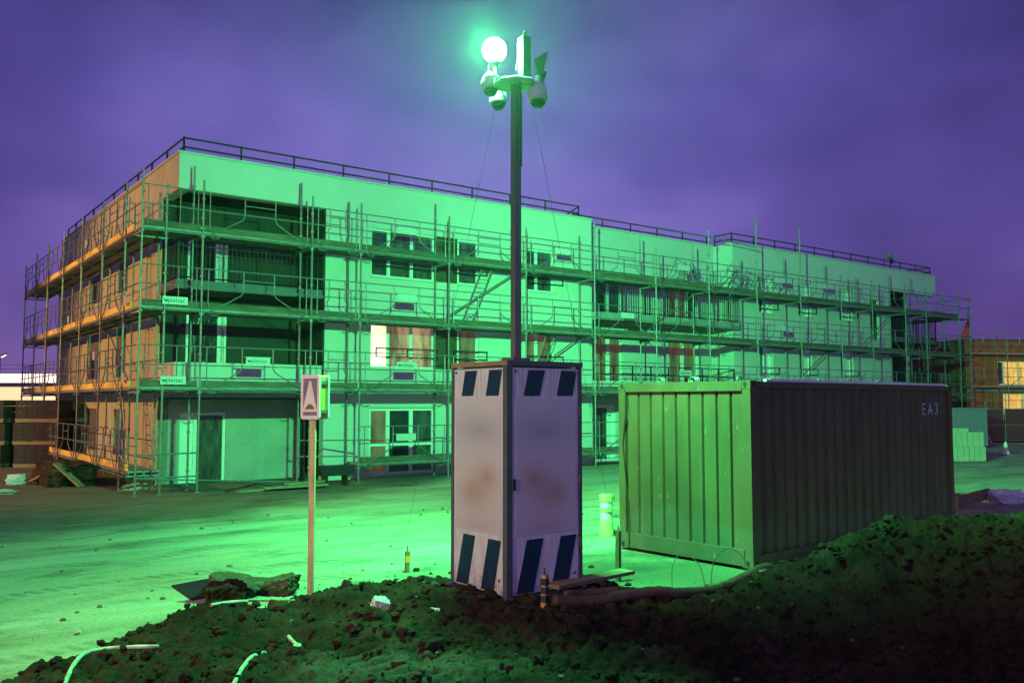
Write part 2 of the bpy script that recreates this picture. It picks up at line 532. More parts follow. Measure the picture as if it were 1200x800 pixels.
    hh = math_('ADD', math_('MULTIPLY', noise(9, (1, 1, 1), 8, 0.65), 0.5), math_('MULTIPLY', noise(1.2, (0.4, 1.9, 1), 7, 0.65), 0.8))
    hh = math_('SUBTRACT', hh, math_('MULTIPLY', tclamp, 0.35))
    lk.new(hh, bp.inputs['Height'])
    lk.new(bp.outputs[0], b.inputs['Normal'])
    return m


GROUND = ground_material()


def soil_material():
    m = bpy.data.materials.new('turned_soil')
    m.use_nodes = True
    nd, lk = m.node_tree.nodes, m.node_tree.links
    b = nd['Principled BSDF']
    b.inputs['Roughness'].default_value = 0.95
    b.inputs['Specular IOR Level'].default_value = 0.1
    ge = nd.new('ShaderNodeNewGeometry')

    def noise(scale, detail=7, rough=0.65):
        n = nd.new('ShaderNodeTexNoise')
        n.inputs['Scale'].default_value = scale
        n.inputs['Detail'].default_value = detail
        n.inputs['Roughness'].default_value = rough
        lk.new(ge.outputs['Position'], n.inputs[0])
        return n.outputs[0]

    r = ramp(nd, [(0.3, (0.027, 0.0165, 0.0105)), (0.5, (0.050, 0.031, 0.020)), (0.7, (0.095, 0.062, 0.041))])
    lk.new(noise(2.2), r.inputs[0])
    # scattered paler sandy lumps
    r2 = ramp(nd, [(0.60, (0, 0, 0)), (0.72, (1, 1, 1))])
    lk.new(noise(0.85, 9, 0.7), r2.inputs[0])
    mx = nd.new('ShaderNodeMixRGB')
    lk.new(r2.outputs[0], mx.inputs[0])
    lk.new(r.outputs[0], mx.inputs[1])
    mx.inputs[2].default_value = (0.085, 0.073, 0.05, 1)
    # redder tone towards the crown of the high heap, a spill of pale sand near the low corner
    def patch(c, rx, ry, col_, k, src):
        v1 = nd.new('ShaderNodeVectorMath')
        v1.operation = 'SUBTRACT'
        lk.new(ge.outputs['Position'], v1.inputs[0])
        v1.inputs[1].default_value = c
        v2 = nd.new('ShaderNodeVectorMath')
        v2.operation = 'MULTIPLY'
        lk.new(v1.outputs[0], v2.inputs[0])
        v2.inputs[1].default_value = (1 / rx, 1 / ry, 0)
        v3 = nd.new('ShaderNodeVectorMath')
        v3.operation = 'LENGTH'
        lk.new(v2.outputs[0], v3.inputs[0])
        a1 = nd.new('ShaderNodeMath')
        a1.operation = 'MULTIPLY_ADD'
        lk.new(noise(2.6, 9, 0.75), a1.inputs[0])
        a1.inputs[1].default_value = 1.8
        lk.new(v3.outputs['Value'], a1.inputs[2])
        q = nd.new('ShaderNodeMapRange')
        q.inputs[1].default_value = 2.05
        q.inputs[2].default_value = 1.45
        q.inputs[4].default_value = k
        lk.new(a1.outputs[0], q.inputs[0])
        mm = nd.new('ShaderNodeMixRGB')
        lk.new(q.outputs[0], mm.inputs[0])
        lk.new(src, mm.inputs[1])
        mm.inputs[2].default_value = (*col_, 1)
        return mm.outputs[0]

    cur = patch((6.3, 7.6, 0), 2.6, 2.6, (0.115, 0.048, 0.022), 0.8, mx.outputs[0])
    cur = patch((-0.95, 7.1, 0), 0.95, 0.5, (0.15, 0.13, 0.095), 0.8, cur)
    lk.new(cur, b.inputs['Base Color'])
    bp = nd.new('ShaderNodeBump')
    bp.inputs['Strength'].default_value = 1.0
    bp.inputs['Distance'].default_value = 0.045
    lk.new(noise(44, 9, 0.75), bp.inputs['Height'])
    lk.new(bp.outputs[0], b.inputs['Normal'])
    return m


SOIL = soil_material()


# ------------------------------------------------------------------ mesh helpers
class MB:
    def __init__(self):
        self.v, self.f = [], []

    def quad(self, *p):
        i = len(self.v)
        self.v += [tuple(q) for q in p]
        self.f.append(tuple(range(i, i + len(p))))
        return self

    def box(self, x0, x1, y0, y1, z0, z1):
        x0, x1 = min(x0, x1), max(x0, x1)
        y0, y1 = min(y0, y1), max(y0, y1)
        z0, z1 = min(z0, z1), max(z0, z1)
        i = len(self.v)
        self.v += [(x0, y0, z0), (x1, y0, z0), (x1, y1, z0), (x0, y1, z0), (x0, y0, z1), (x1, y0, z1), (x1, y1, z1), (x0, y1, z1)]
        self.f += [tuple(i + k for k in q) for q in ((0, 3, 2, 1), (4, 5, 6, 7), (0, 1, 5, 4), (1, 2, 6, 5), (2, 3, 7, 6), (3, 0, 4, 7))]
        return self

    def bar(self, p, q, w, h=None, up=(0, 0, 1)):
        h = h or w
        p, q = Vector(p), Vector(q)
        d = (q - p).normalized()
        up = Vector(up)
        if abs(d.dot(up)) > 0.99:
            up = Vector((1, 0, 0))
        a = d.cross(up).normalized() * (w / 2)
        b = a.cross(d).normalized() * (h / 2)
        i = len(self.v)
        for e in (p, q):
            self.v += [tuple(e - a - b), tuple(e + a - b), tuple(e + a + b), tuple(e - a + b)]
        self.f += [tuple(i + k for k in t) for t in ((0, 1, 2, 3), (7, 6, 5, 4), (0, 4, 5, 1), (1, 5, 6, 2), (2, 6, 7, 3), (3, 7, 4, 0))]
        return self

    def tube(self, p, q, r, n=6, r2=None):
        p, q = Vector(p), Vector(q)
        d = (q - p).normalized()
        up = Vector((0, 0, 1)) if abs(d.z) < 0.95 else Vector((1, 0, 0))
        a = d.cross(up).normalized()
        b = a.cross(d).normalized()
        i = len(self.v)
        for e, rr in ((p, r), (q, r2 if r2 is not None else r)):
            for k in range(n):
                t = 2 * PI * k / n
                self.v.append(tuple(e + a * (rr * math.cos(t)) + b * (rr * math.sin(t))))
        for k in range(n):
            j = (k + 1) % n
            self.f.append((i + k, i + j, i + n + j, i + n + k))
        self.f.append(tuple(i + n - 1 - k for k in range(n)))
        self.f.append(tuple(i + n + k for k in range(n)))
        return self

    def path(self, pts, r, n=8, rfun=None):
        pts = [Vector(p) for p in pts]
        i = len(self.v)
        m = len(pts)
        prev = None
        for k, p in enumerate(pts):
            d = (pts[min(k + 1, m - 1)] - pts[max(k - 1, 0)]).normalized()
            up = Vector((0, 0, 1)) if abs(d.z) < 0.97 else Vector((1, 0, 0))
            a = d.cross(up).normalized()
            if prev is not None and a.dot(prev) < 0:
                a = -a
            prev = a
            b = a.cross(d).normalized()
            rr = r * (rfun(k) if rfun else 1)
            for c in range(n):
                t = 2 * PI * c / n
                self.v.append(tuple(p + a * (rr * math.cos(t)) + b * (rr * math.sin(t))))
        for k in range(m - 1):
            for c in range(n):
                j = (c + 1) % n
                self.f.append((i + k * n + c, i + k * n + j, i + (k + 1) * n + j, i + (k + 1) * n + c))
        self.f.append(tuple(i + n - 1 - c for c in range(n)))
        self.f.append(tuple(i + (m - 1) * n + c for c in range(n)))
        return self

    def lathe(self, prof, c=(0, 0, 0), n=20):
        """prof: (radius, z) from bottom to top about a vertical axis through c."""
        i = len(self.v)
        for r, z in prof:
            for k in range(n):
                t = 2 * PI * k / n
                self.v.append((c[0] + r * math.cos(t), c[1] + r * math.sin(t), c[2] + z))
        for k in range(len(prof) - 1):
            for a in range(n):
                b = (a + 1) % n
                self.f.append((i + k * n + a, i + k * n + b, i + (k + 1) * n + b, i + (k + 1) * n + a))
        self.f.append(tuple(i + n - 1 - a for a in range(n)))
        self.f.append(tuple(i + (len(prof) - 1) * n + a for a in range(n)))
        return self

    def prism(self, pts, off):
        """pts: planar loop; off: extrusion vector."""
        i = len(self.v)
        n = len(pts)
        off = Vector(off)
        self.v += [tuple(p) for p in pts] + [tuple(Vector(p) + off) for p in pts]
        self.f.append(tuple(range(i, i + n)))
        self.f.append(tuple(reversed(range(i + n, i + 2 * n))))
        for k in range(n):
            j = (k + 1) % n
            self.f.append((i + k, i + n + k, i + n + j, i + j))
        return self

    def build(self, name, material, parent=None, smooth=False, loc=None, rot=None, fix=True):
        me = bpy.data.meshes.new(name)
        me.from_pydata(self.v, [], self.f)
        me.materials.append(material)
        if fix:
            import bmesh
            bm = bmesh.new()
            bm.from_mesh(me)
            bmesh.ops.recalc_face_normals(bm, faces=bm.faces)
            bm.to_mesh(me)
            bm.free()
        if smooth:
            me.polygons.foreach_set('use_smooth', [True] * len(me.polygons))
        me.update()
        o = bpy.data.objects.new(name, me)
        COL.objects.link(o)
        if parent is not None:
            o.parent = parent
        if loc is not None:
            o.location = loc
        if rot is not None:
            o.rotation_euler = rot
        return o


def tag(o, label=None, cat=None, group=None, kind=None):
    if label:
        o['label'] = label
    if cat:
        o['category'] = cat
    if group:
        o['group'] = group
    if kind:
        o['kind'] = kind
    return o


def empty(name, loc, rz=0.0, label=None, cat=None, group=None):
    o = bpy.data.objects.new(name, None)
    COL.objects.link(o)
    o.location = loc
    o.rotation_euler = (0, 0, rz)
    return tag(o, label, cat, group)


def copy_tree(o, parent=None):
    c = o.copy()
    COL.objects.link(c)
    if parent is not None:
        c.parent = parent
    for ch in list(o.children):
        copy_tree(ch, c)
    return c


def lettering(name, body, size, material, parent, matrix, extrude=0.001, spacing=1.0):
    cu = bpy.data.curves.new(name, 'FONT')
    cu.body = body
    cu.size = size
    cu.extrude = extrude
    cu.space_character = spacing
    cu.align_x = 'CENTER'
    cu.align_y = 'CENTER'
    tmp = bpy.data.objects.new(name + '_source', cu)
    COL.objects.link(tmp)
    dg = bpy.context.evaluated_depsgraph_get()
    me = bpy.data.meshes.new_from_object(tmp.evaluated_get(dg))
    bpy.data.objects.remove(tmp)
    bpy.data.curves.remove(cu)
    me.materials.clear()
    me.materials.append(material)
    o = bpy.data.objects.new(name, me)
    COL.objects.link(o)
    o.parent = parent
    o.matrix_local = matrix
    return o


# ------------------------------------------------------------------ noise for the terrain
_perm = rng.permutation(256)
_perm = np.concatenate([_perm, _perm])
_ga = rng.uniform(0, 2 * PI, 256)


def perlin(x, y):
    xi, yi = np.floor(x).astype(int), np.floor(y).astype(int)
    xf, yf = x - xi, y - yi
    u_, v_ = xf * xf * xf * (xf * (xf * 6 - 15) + 10), yf * yf * yf * (yf * (yf * 6 - 15) + 10)

    def g(ix, iy, dx, dy):
        h = _perm[(_perm[ix & 255] + iy) & 255]
        return np.cos(_ga[h]) * dx + np.sin(_ga[h]) * dy

    n00, n10 = g(xi, yi, xf, yf), g(xi + 1, yi, xf - 1, yf)
    n01, n11 = g(xi, yi + 1, xf, yf - 1), g(xi + 1, yi + 1, xf - 1, yf - 1)
    return (n00 * (1 - u_) + n10 * u_) * (1 - v_) + (n01 * (1 - u_) + n11 * u_) * v_


def fbm(x, y, octs=4, gain=0.5):
    out, a, f = 0, 1, 1
    for i in range(octs):
        out = out + a * perlin(x * f + 17.3 * i, y * f - 9.1 * i)
        a *= gain
        f *= 2.03
    return out


def sst(x):
    x = np.clip(x, 0, 1)
    return x * x * (3 - 2 * x)


# ------------------------------------------------------------------ ground and soil
g = MB()
g.quad((-600, -300, 0), (600, -300, 0), (600, 900, 0), (-600, 900, 0))
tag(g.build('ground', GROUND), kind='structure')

EX = np.array([-9, -4.6, -4.07, -3.73, -3.24, -2.48, -1.84, -0.89, 0.0, 0.98, 1.35, 2.4, 3.2, 4.2, 5.3, 6.5, 8, 12])
EY = np.array([5.2, 6.4, 7.16, 8.35, 9.45, 10.5, 11.2, 11.7, 12.0, 11.6, 10.8, 10.3, 10.9, 11.7, 12.3, 12.8, 13.2, 13.5])


def bump_(X, Y, cx, cy, rx, ry, a):
    return a * np.exp(-(((X - cx) / rx) ** 2 + ((Y - cy) / ry) ** 2))


def soil_base(X, Y):
    """Smooth soil height; strongly negative outside the soil."""
    X, Y = np.asarray(X, float), np.asarray(Y, float)
    edge = np.interp(X, EX, EY) + 0.35 * fbm(X * 1.3, Y * 1.3, 4)
    d = edge - Y
    k = sst(d / 1.6 + 0.12)
    h = 0.19 * k
    h = h + k * (bump_(X, Y, -1.35, 10.4, 0.55, 0.55, 0.07) + bump_(X, Y, -0.7, 9.4, 0.7, 0.4, 0.08) + bump_(X, Y, -2.9, 8.6, .5, .7, .10)
                 - bump_(X, Y, -2.05, 9.35, 0.55, 0.3, 0.28) - bump_(X, Y, -2.1, 8.1, 0.5, 0.35, 0.14) + bump_(X, Y, -1.3, 8.0, .5, .4, .08)
                 + bump_(X, Y, 0.2, 8.2, 0.9, 0.5, 0.08) + bump_(X, Y, 1.6, 11.3, 0.4, 0.25, 0.1))
    # the high heap beside the container: a plateau that falls to the flat in front
    r = np.sqrt(((X - 7.6) / 1.0) ** 2 + ((Y - 8.6) / 0.93) ** 2)
    r = r + 0.35 * fbm(X * 0.55 + 5, Y * 0.55, 3)
    heap = 0.90 * sst((5.25 - r) / 3.7) ** 0.95
    shoulder = 0.34 * sst((2.1 - np.sqrt((X - 3.7) ** 2 + ((Y - 9.7) / 0.9) ** 2)) / 1.7)
    h = h + (heap + shoulder) * sst(d / 0.8 + 0.2)
    return np.where(d < -0.25, -0.3, h - 0.05 * (1 - k))


def soil_noise(X, Y):
    rid = 1 - np.abs(fbm(X * 2.3 + 3, Y * 2.3, 5, 0.62))
    n = 0.12 * fbm(X * 1.1, Y * 1.1, 3) + 0.13 * (rid - 0.75) + 0.075 * fbm(X * 7, Y * 7, 4, 0.68) + 0.022 * fbm(X * 29, Y * 29, 2, 0.7)
    return n * (0.62 + 0.5 * np.clip(fbm(X * 0.8 + 9, Y * 0.8, 2) + 0.25, 0, 1))


nx, ny = 860, 640
xs = np.linspace(-6.2, 9.6, nx)
ys = 3.6 + (14.2 - 3.6) * np.linspace(0, 1, ny) ** 1.12
GX, GY = np.meshgrid(xs, ys)
GZ = soil_base(GX, GY)
inside = GZ > -0.04
# print of a digger's track pressed across the low soil
TX, TY = 0.63, -0.777
al = (GX + 1.75) * TX + (GY - 8.2) * TY
ac = -(GX + 1.75) * TY + (GY - 8.2) * TX + 0.10 * np.sin(al * 1.7)
TRK = sst((0.27 - np.abs(ac)) / 0.08) * sst((al + 0.1) / 0.4) * sst((2.6 - al) / 0.5)
LUG = 0.045 * np.clip(np.sin(al * 2 * PI / 0.17 + 1.4 * np.abs(ac)), -0.5, 0.8)
GZ = GZ + np.where(GZ > -0.25, soil_noise(GX, GY) * (1 - 0.65 * TRK) + TRK * (LUG - 0.03), 0) * np.clip(GZ * 6 + 0.35, 0.15, 1)
# clods: thousands of half-buried lumps pressed into the height field
dx = xs[1] - xs[0]
for _ in range(2600):
    cx, cy = rng.uniform(-6, 9.4), 3.7 + 10.3 * rng.uniform(0, 1) ** 1.1
    rad = 0.016 + 0.085 * rng.uniform(0, 1) ** 4.2
    b0 = float(soil_base(cx, cy))
    if b0 < 0.02:
        continue
    jt, it = min(np.searchsorted(ys, cy), ny - 1), min(np.searchsorted(xs, cx), nx - 1)
    if TRK[jt, it] > 0.4 and rng.uniform() < 0.85:
        continue
    i0, i1 = np.searchsorted(xs, (cx - rad * 1.3, cx + rad * 1.3))
    j0, j1 = np.searchsorted(ys, (cy - rad * 1.3, cy + rad * 1.3))
    if i1 - i0 < 2 or j1 - j0 < 2:
        continue
    sx, sy = GX[j0:j1, i0:i1], GY[j0:j1, i0:i1]
    ecc, an = rng.uniform(0.7, 1.3), rng.uniform(0, PI)
    ux = ((sx - cx) * math.cos(an) + (sy - cy) * math.sin(an)) / (rad * ecc)
    uy = (-(sx - cx) * math.sin(an) + (sy - cy) * math.cos(an)) / rad
    q = 1 - ux * ux - uy * uy + 0.8 * perlin(sx * 19 + cx, sy * 19) + 0.5 * perlin(sx * 47, sy * 47 + cx)
    add = rad * rng.uniform(0.4, 0.85) * np.sqrt(np.clip(q, 0, 1.3))
    GZ[j0:j1, i0:i1] = np.maximum(GZ[j0:j1, i0:i1], GZ[j0:j1, i0:i1] * 0.4 + 0.6 * np.median(GZ[j0:j1, i0:i1]) + add * (q > 0))
# leave room for the cabinet's floor and for the slab it stands on
CAB = Vector((-0.051, 9.385, 0.235))
CYAW = 0.655


def soil_h(x, y):
    i = min(max(np.searchsorted(xs, x), 1), nx - 1)
    j = min(max(np.searchsorted(ys, y), 1), ny - 1)
    return float(max(GZ[j - 1:j + 1, i - 1:i + 1].max(), 0.0))


co = np.stack([GX, GY, GZ], -1).reshape(-1, 3)
idx = np.arange(nx * ny).reshape(ny, nx)
q4 = np.stack([idx[:-1, :-1], idx[:-1, 1:], idx[1:, 1:], idx[1:, :-1]], -1).reshape(-1, 4)
keep = (co[:, 2][q4] > -0.12).any(1)
q4 = q4[keep]
me = bpy.data.meshes.new('soil_terrain')
me.from_pydata(co.tolist(), [], q4.tolist())
me.materials.append(SOIL)
me.polygons.foreach_set('use_smooth', [True] * len(me.polygons))
so = bpy.data.objects.new('soil_terrain', me)
COL.objects.link(so)
tag(so, kind='structure')

# loose crumbs and lumps of earth on and in front of the soil (nobody could count them)
ICO = None


def ico_template():
    import bmesh
    bm = bmesh.new()
    bmesh.ops.create_icosphere(bm, subdivisions=2, radius=1.0)
    v = np.array([x.co[:] for x in bm.verts])
    f = np.array([[x.index for x in p.verts] for p in bm.faces])
    bm.free()
    return v, f


IV, IF = ico_template()


def lumps(n, place, rmin, rmax, power, name, material):
    vs, fs, off = [], [], 0
    k = 0
    while k < n:
        x, y, ok = place()
        if not ok:
            continue
        k += 1
        r = rmin + (rmax - rmin) * rng.uniform(0, 1) ** power
        ph = rng.uniform(0, 50, 3)
        d = 1 + 0.55 * perlin(IV[:, 0] * 1.6 + ph[0], IV[:, 1] * 1.6 + IV[:, 2] * 1.3 + ph[1]) + 0.5 * perlin(IV[:, 0] * 4 + ph[1], IV[:, 1] * 3.6 - IV[:, 2] * 3.1 + ph[2])
        p = IV * d[:, None] * r * np.array([rng.uniform(.8, 1.3), rng.uniform(.8, 1.3), rng.uniform(.55, .95)])
        a = rng.uniform(0, 6.28)
        ca, sa = math.cos(a), math.sin(a)
        p = np.stack([p[:, 0] * ca - p[:, 1] * sa, p[:, 0] * sa + p[:, 1] * ca, p[:, 2]], -1)
        p += np.array([x, y, soil_h(x, y) + r * 0.28])
        vs.append(p)
        fs.append(IF + off)
        off += len(IV)
    me = bpy.data.meshes.new(name)
    me.from_pydata(np.concatenate(vs).tolist(), [], np.concatenate(fs).tolist())
    me.materials.append(material)
    o = bpy.data.objects.new(name, me)
    COL.objects.link(o)
    return o


def place_soil():
    x, y = rng.uniform(-5, 8), 4.6 + 8.6 * rng.uniform(0, 1)
    b0 = float(soil_base(x, y))
    inside_cab = (Vector((x, y, 0)) - CAB)
    a, b_ = inside_cab.x * math.cos(CYAW) + inside_cab.y * math.sin(CYAW), -inside_cab.x * math.sin(CYAW) + inside_cab.y * math.cos(CYAW)
    if -0.12 < a < 1.17 and -0.12 < b_ < 1.17:
        return x, y, False
    return x, y, b0 > 0.0


def place_edge():
    x = rng.uniform(-6, 4.5)
    y = float(np.interp(x, EX, EY)) + abs(rng.normal(0, 0.55)) - 0.3
    cx, cy = x - 3.27, y - 12.1
    if cx * -0.648 + cy * 0.761 > -0.2 and cx * .761 + cy * .648 > -0.2:
        return x, y, False
    return x, y, True


tag(lumps(9000, place_soil, 0.006, 0.05, 5.5, 'soil_rubble', SOIL), 'dark earth clods lying loose over the turned soil', 'soil clods', kind='stuff')
tag(lumps(420, place_edge, 0.008, 0.05, 3.5, 'gravel_crumbs', SOIL), 'earth crumbs scattered over the sandy ground beside the soil', 'soil crumbs', kind='stuff')

def place_road():
    x, y = rng.uniform(-11, 3), rng.uniform(8.5, 19)
    return x, y, float(np.interp(x, EX, EY)) + 0.1 < y and not (x > 0.9 and 11 < y < 17 and x > 1.5)


STONEG = mat('field_stone', (0.10, 0.09, 0.072), 0.9, var=0.4, scale=3)
tag(lumps(90, place_soil, 0.05, 0.12, 2.2, 'soil_clods', SOIL), 'big broken clods of dark earth on the turned soil', 'soil clods', kind='stuff')
tag(lumps(170, place_soil, 0.010, 0.036, 3.0, 'gravel_stones', STONEG), 'pale stones half sunk in the turned soil', 'stones', kind='stuff')
tag(lumps(420, place_road, 0.004, 0.035, 6.0, 'gravel_grit', STONEG), 'loose grit strewn over the sandy yard', 'grit', kind='stuff')

# ------------------------------------------------------------------ apartment building
BLD = empty('apartment_building', CORNER, YAW,
            'long flat-roofed three storey building under construction, white rendered front behind scaffolding', 'building')


def Mf(a, d, z):            # front facade: a along it, d outward
    return (a, -d, z)


def Mg(a, d, z):            # gable end: a runs back from the corner, d outward
    return (-d, a, z)


def Mr(a, d, z):            # far end
    return (39.38 + d, a, z)


def bx(mb, M, a0, a1, d0, d1, z0, z1):
    p, q = M(a0, d0, z0), M(a1, d1, z1)
    mb.box(p[0], q[0], p[1], q[1], p[2], q[2])
    return mb


def wall(M, a0, a1, z0, z1, holes, d0, th, name, material, parent):
    mb = MB()
    A = sorted({a0, a1, *[h[0] for h in holes], *[h[1] for h in holes]})
    Z = sorted({z0, z1, *[h[2] for h in holes], *[h[3] for h in holes]})

    def solid(i, j):
        if i < 0 or j < 0 or i >= len(A) - 1 or j >= len(Z) - 1:
            return False
        ca, cz = (A[i] + A[i + 1]) / 2, (Z[j] + Z[j + 1]) / 2
        return not any(h[0] < ca < h[1] and h[2] < cz < h[3] for h in holes)

    d1 = d0 - th
    for i in range(len(A) - 1):
        for j in range(len(Z) - 1):
            if not solid(i, j):
                continue
            a, b, c, e = A[i], A[i + 1], Z[j], Z[j + 1]
            mb.quad(M(a, d0, c), M(b, d0, c), M(b, d0, e), M(a, d0, e))
            mb.quad(M(a, d1, c), M(a, d1, e), M(b, d1, e), M(b, d1, c))
            if not solid(i - 1, j):
                mb.quad(M(a, d0, c), M(a, d0, e), M(a, d1, e), M(a, d1, c))
            if not solid(i + 1, j):
                mb.quad(M(b, d0, c), M(b, d1, c), M(b, d1, e), M(b, d0, e))
            if not solid(i, j - 1):
                mb.quad(M(a, d0, c), M(a, d1, c), M(b, d1, c), M(b, d0, c))
            if not solid(i, j + 1):
                mb.quad(M(a, d0, e), M(b, d0, e), M(b, d1, e), M(a, d1, e))
    return mb.build(name, material, parent)


def window(M, a0, a1, z0, z1, d, lights, mats, parent, frame_mat=None, transom=None, fr=0.06, mull=0.10, sill=True):
    """A frame with one pane per light; lights are fractions of the width."""
    mb = MB()
    D0, D1 = d, d - 0.07
    bx(mb, M, a0, a1, D0, D1, z0, z0 + fr)
    bx(mb, M, a0, a1, D0, D1, z1 - fr, z1)
    bx(mb, M, a0, a0 + fr, D0, D1, z0 + fr, z1 - fr)
    bx(mb, M, a1 - fr, a1, D0, D1, z0 + fr, z1 - fr)
    tot = sum(lights)
    W = (a1 - a0 - 2 * fr - mull * (len(lights) - 1)) / tot
    a = a0 + fr
    spans = []
    for k, l in enumerate(lights):
        spans.append((a, a + l * W))
        if k < len(lights) - 1:
            bx(mb, M, a + l * W, a + l * W + mull, D0 + 0.006, D1, z0 + fr, z1 - fr)
        a += l * W + mull
    if transom:
        for (p, q) in spans:
            bx(mb, M, p, q, D0 - 0.004, D1, transom - 0.045, transom + 0.045)
    w = mb.build('window', frame_mat or FRAMEW, parent)
    for (p, q), mt in zip(spans, mats):
        pm = MB()
        bx(pm, M, p - 0.004, q + 0.004, d - 0.045, d - 0.055, z0 + fr - 0.004, z1 - fr + 0.004)
        pm.build('pane', mt, w)
    if sill:
        sm = MB()
        bx(sm, M, a0 - 0.06, a1 + 0.06, 0.05, d - 0.02, z0 - 0.055, z0 - 0.003)
        sm.build('sill', COPING, w)
    return w


def french_rail(M, a0, a1, z, parent, d=0.04):
    mb = MB()
    for zz in (z, z + 0.26):
        bx(mb, M, a0, a1, d, d + 0.03, zz - 0.018, zz + 0.018)
    n = max(2, int((a1 - a0) / 0.8) + 1)
    for k in range(n):
        a = a0 + (a1 - a0 - 0.035) * k / (n - 1)
        bx(mb, M, a, a + 0.035, d + 0.002, d + 0.028, z + 0.018, z + 0.242)
    mb.build('window_guard', BLACKSTEEL, parent)


def bar_railing(pts, z0, z1, parent, step=0.12):
    mb = MB()
    for (p, q) in zip(pts[:-1], pts[1:]):
        p3, q3 = Vector((*p, 0)), Vector((*q, 0))
        L = (q3 - p3).length
        for zz, h in ((z1, 0.045), (z0 + 0.06, 0.035), (z1 - 0.14, 0.025)):
            mb.bar(p3 + Vector((0, 0, zz)), q3 + Vector((0, 0, zz)), 0.045, h)
        n = int(L / step)
        for k in range(n + 1):
            c = p3.lerp(q3, k / n)
            wd = 0.045 if k % 10 == 0 else 0.016
            mb.bar(c + Vector((0, 0, z0)), c + Vector((0, 0, z1 - 0.02)), wd, wd)
    return mb.build('balcony_railing', BLACKSTEEL, parent)


TOP = 8.95
RD = 1.55        # depth of the corner balconies
HA, HB, HC = (5.76, 8.05), (8.95, 9.76), (11.74, 13.0)
front_holes = []
for (z0, z1) in ((6.12, 7.6), (3.32, 4.8)):
    front_holes += [(5.76, 9.76, z0, z1), (11.74, 13.0, z0, z1)]
front_holes += [(5.74, 8.08, -0.2, 2.1), (11.74, 13.0, -0.2, 2.1)]
wall(Mf, 4.25, 14.76, -0.3, 7.97, front_holes, 0, 0.3, 'wall', PLASTER, BLD)
# beam above the corner balconies and the whole upper band of the main block
mb = MB()
bx(mb, Mf, 0.0, 14.76, 0, -0.3, 7.973, TOP)
bx(mb, Mf, 0.0, 0.3, -0.302, -RD, 7.973, TOP)
mb.build('upper_wall', PLASTER, BLD)
# gable
gable_holes = []
for (z0, z1) in ((5.75, 7.15), (3.05, 4.75)):
    gable_holes += [(5.3, 6.6, z0, z1), (8.9, 10.7, z0, z1)]
gable_holes += [(5.1, 6.6, 0.6, 2.05), (9.1, 10.9, 0.6, 2.05)]
wall(Mg, RD, 16.5, -0.3, 7.97, gable_holes, 0, 0.3, 'gable_wall', BEIGE, BLD)
mb = MB()
bx(mb, Mg, RD + 0.002, 16.5, 0.0, -0.3, 7.973, TOP)
mb.build('upper_gable_wall', BEIGE, BLD)
mb = MB()      # thin beige skin so the corner beam reads the same along the whole gable
bx(mb, Mg, 0.0, RD + 0.002, 0.012, 0.0, 7.975, TOP - 0.002)
mb.build('gable_render', BEIGE, BLD)
for (a0, a1, z0, z1) in gable_holes:
    lo = z0 < 1
    mb = MB()
    if lo:
        bx(mb, Mg, a0, a1, -0.06, -0.1, z0, z1)
        mb.build('grey_infill', GREYPANEL, BLD)
    else:
        # upper part boarded with a grey panel, a small dark window low in it
        mid = (a0 + a1) / 2
        bx(mb, Mg, a0, mid + 0.1, -0.06, -0.1, z0, z1)
        bx(mb, Mg, mid + 0.1, a1, -0.06, -0.1, z0 + 0.85, z1)
        mb.build('grey_infill', GREYPANEL, BLD)
        window(Mg, mid + 0.1, a1, z0, z0 + 0.85, -0.08, [1], [PANE], BLD, frame_mat=GREYPANEL)
# corner balcony shells
mb = MB()
bx(mb, Mf, 0.305, 4.25, -RD, -RD - 0.2, 2.36, 7.97)
mb.build('balcony_back_wall', CLADDING, BLD)
mb = MB()
bx(mb, Mf, 0.02, 0.302, -RD + 0.02, -RD + 0.002, 2.36, 7.96)
mb.build('balcony_end_cladding', CLADDING, BLD)
wall(Mf, 0.02, 4.25, -0.3, 2.355, [(0.62, 1.92, -0.1, 1.98)], -RD, 0.2, 'terrace_back_wall', RAWWALL, BLD)
mb = MB()
bx(mb, Mf, 4.19, 4.247, -0.02, -RD + 0.002, 2.36, 7.965)
mb.build('balcony_side_cladding', CLADDING, BLD)
mb = MB()
bx(mb, Mf, 0.0, 4.19, -0.005, -RD + 0.003, 5.30, 5.55)
mb.build('balcony_slab', GREYPANEL, BLD)
mb = MB()
bx(mb, Mf, 0.0, 4.19, -0.005, -RD + 0.003, 2.40, 2.68)
mb.build('balcony_slab', CONCRETE, BLD)
mb = MB()
bx(mb, Mf, 0.0, 4.18, 0.0, -0.10, 2.683, 3.34)
bx(mb, Mf, 0.0, 0.10, -0.102, -RD + 0.004, 2.683, 3.34)
mb.build('balcony_parapet', PLASTER, BLD)
bar_railing([(0.04, RD), (0.04, 0.05), (4.15, 0.05)], 5.56, 6.62, BLD)
window(Mf, 0.72, 1.86, 5.62, 7.3, -RD + 0.045, [1.0, 0.25], [PANE, FRAMEW], BLD, sill=False)
window(Mf, 0.72, 1.86, 2.75, 4.85, -RD + 0.045, [1.0, 0.12], [FILM, FRAMEW], BLD, sill=False)
window(Mf, 0.62, 1.92, -0.1, 1.98, -RD - 0.04, [0.42, 1.0], [FRAMEW, FILM], BLD, fr=0.08, sill=False)
mb = MB()
bx(mb, Mf, 3.62, 3.74, -0.1, -0.22, 0.0, 2.395)
mb.build('terrace_post', BLACKSTEEL, BLD)
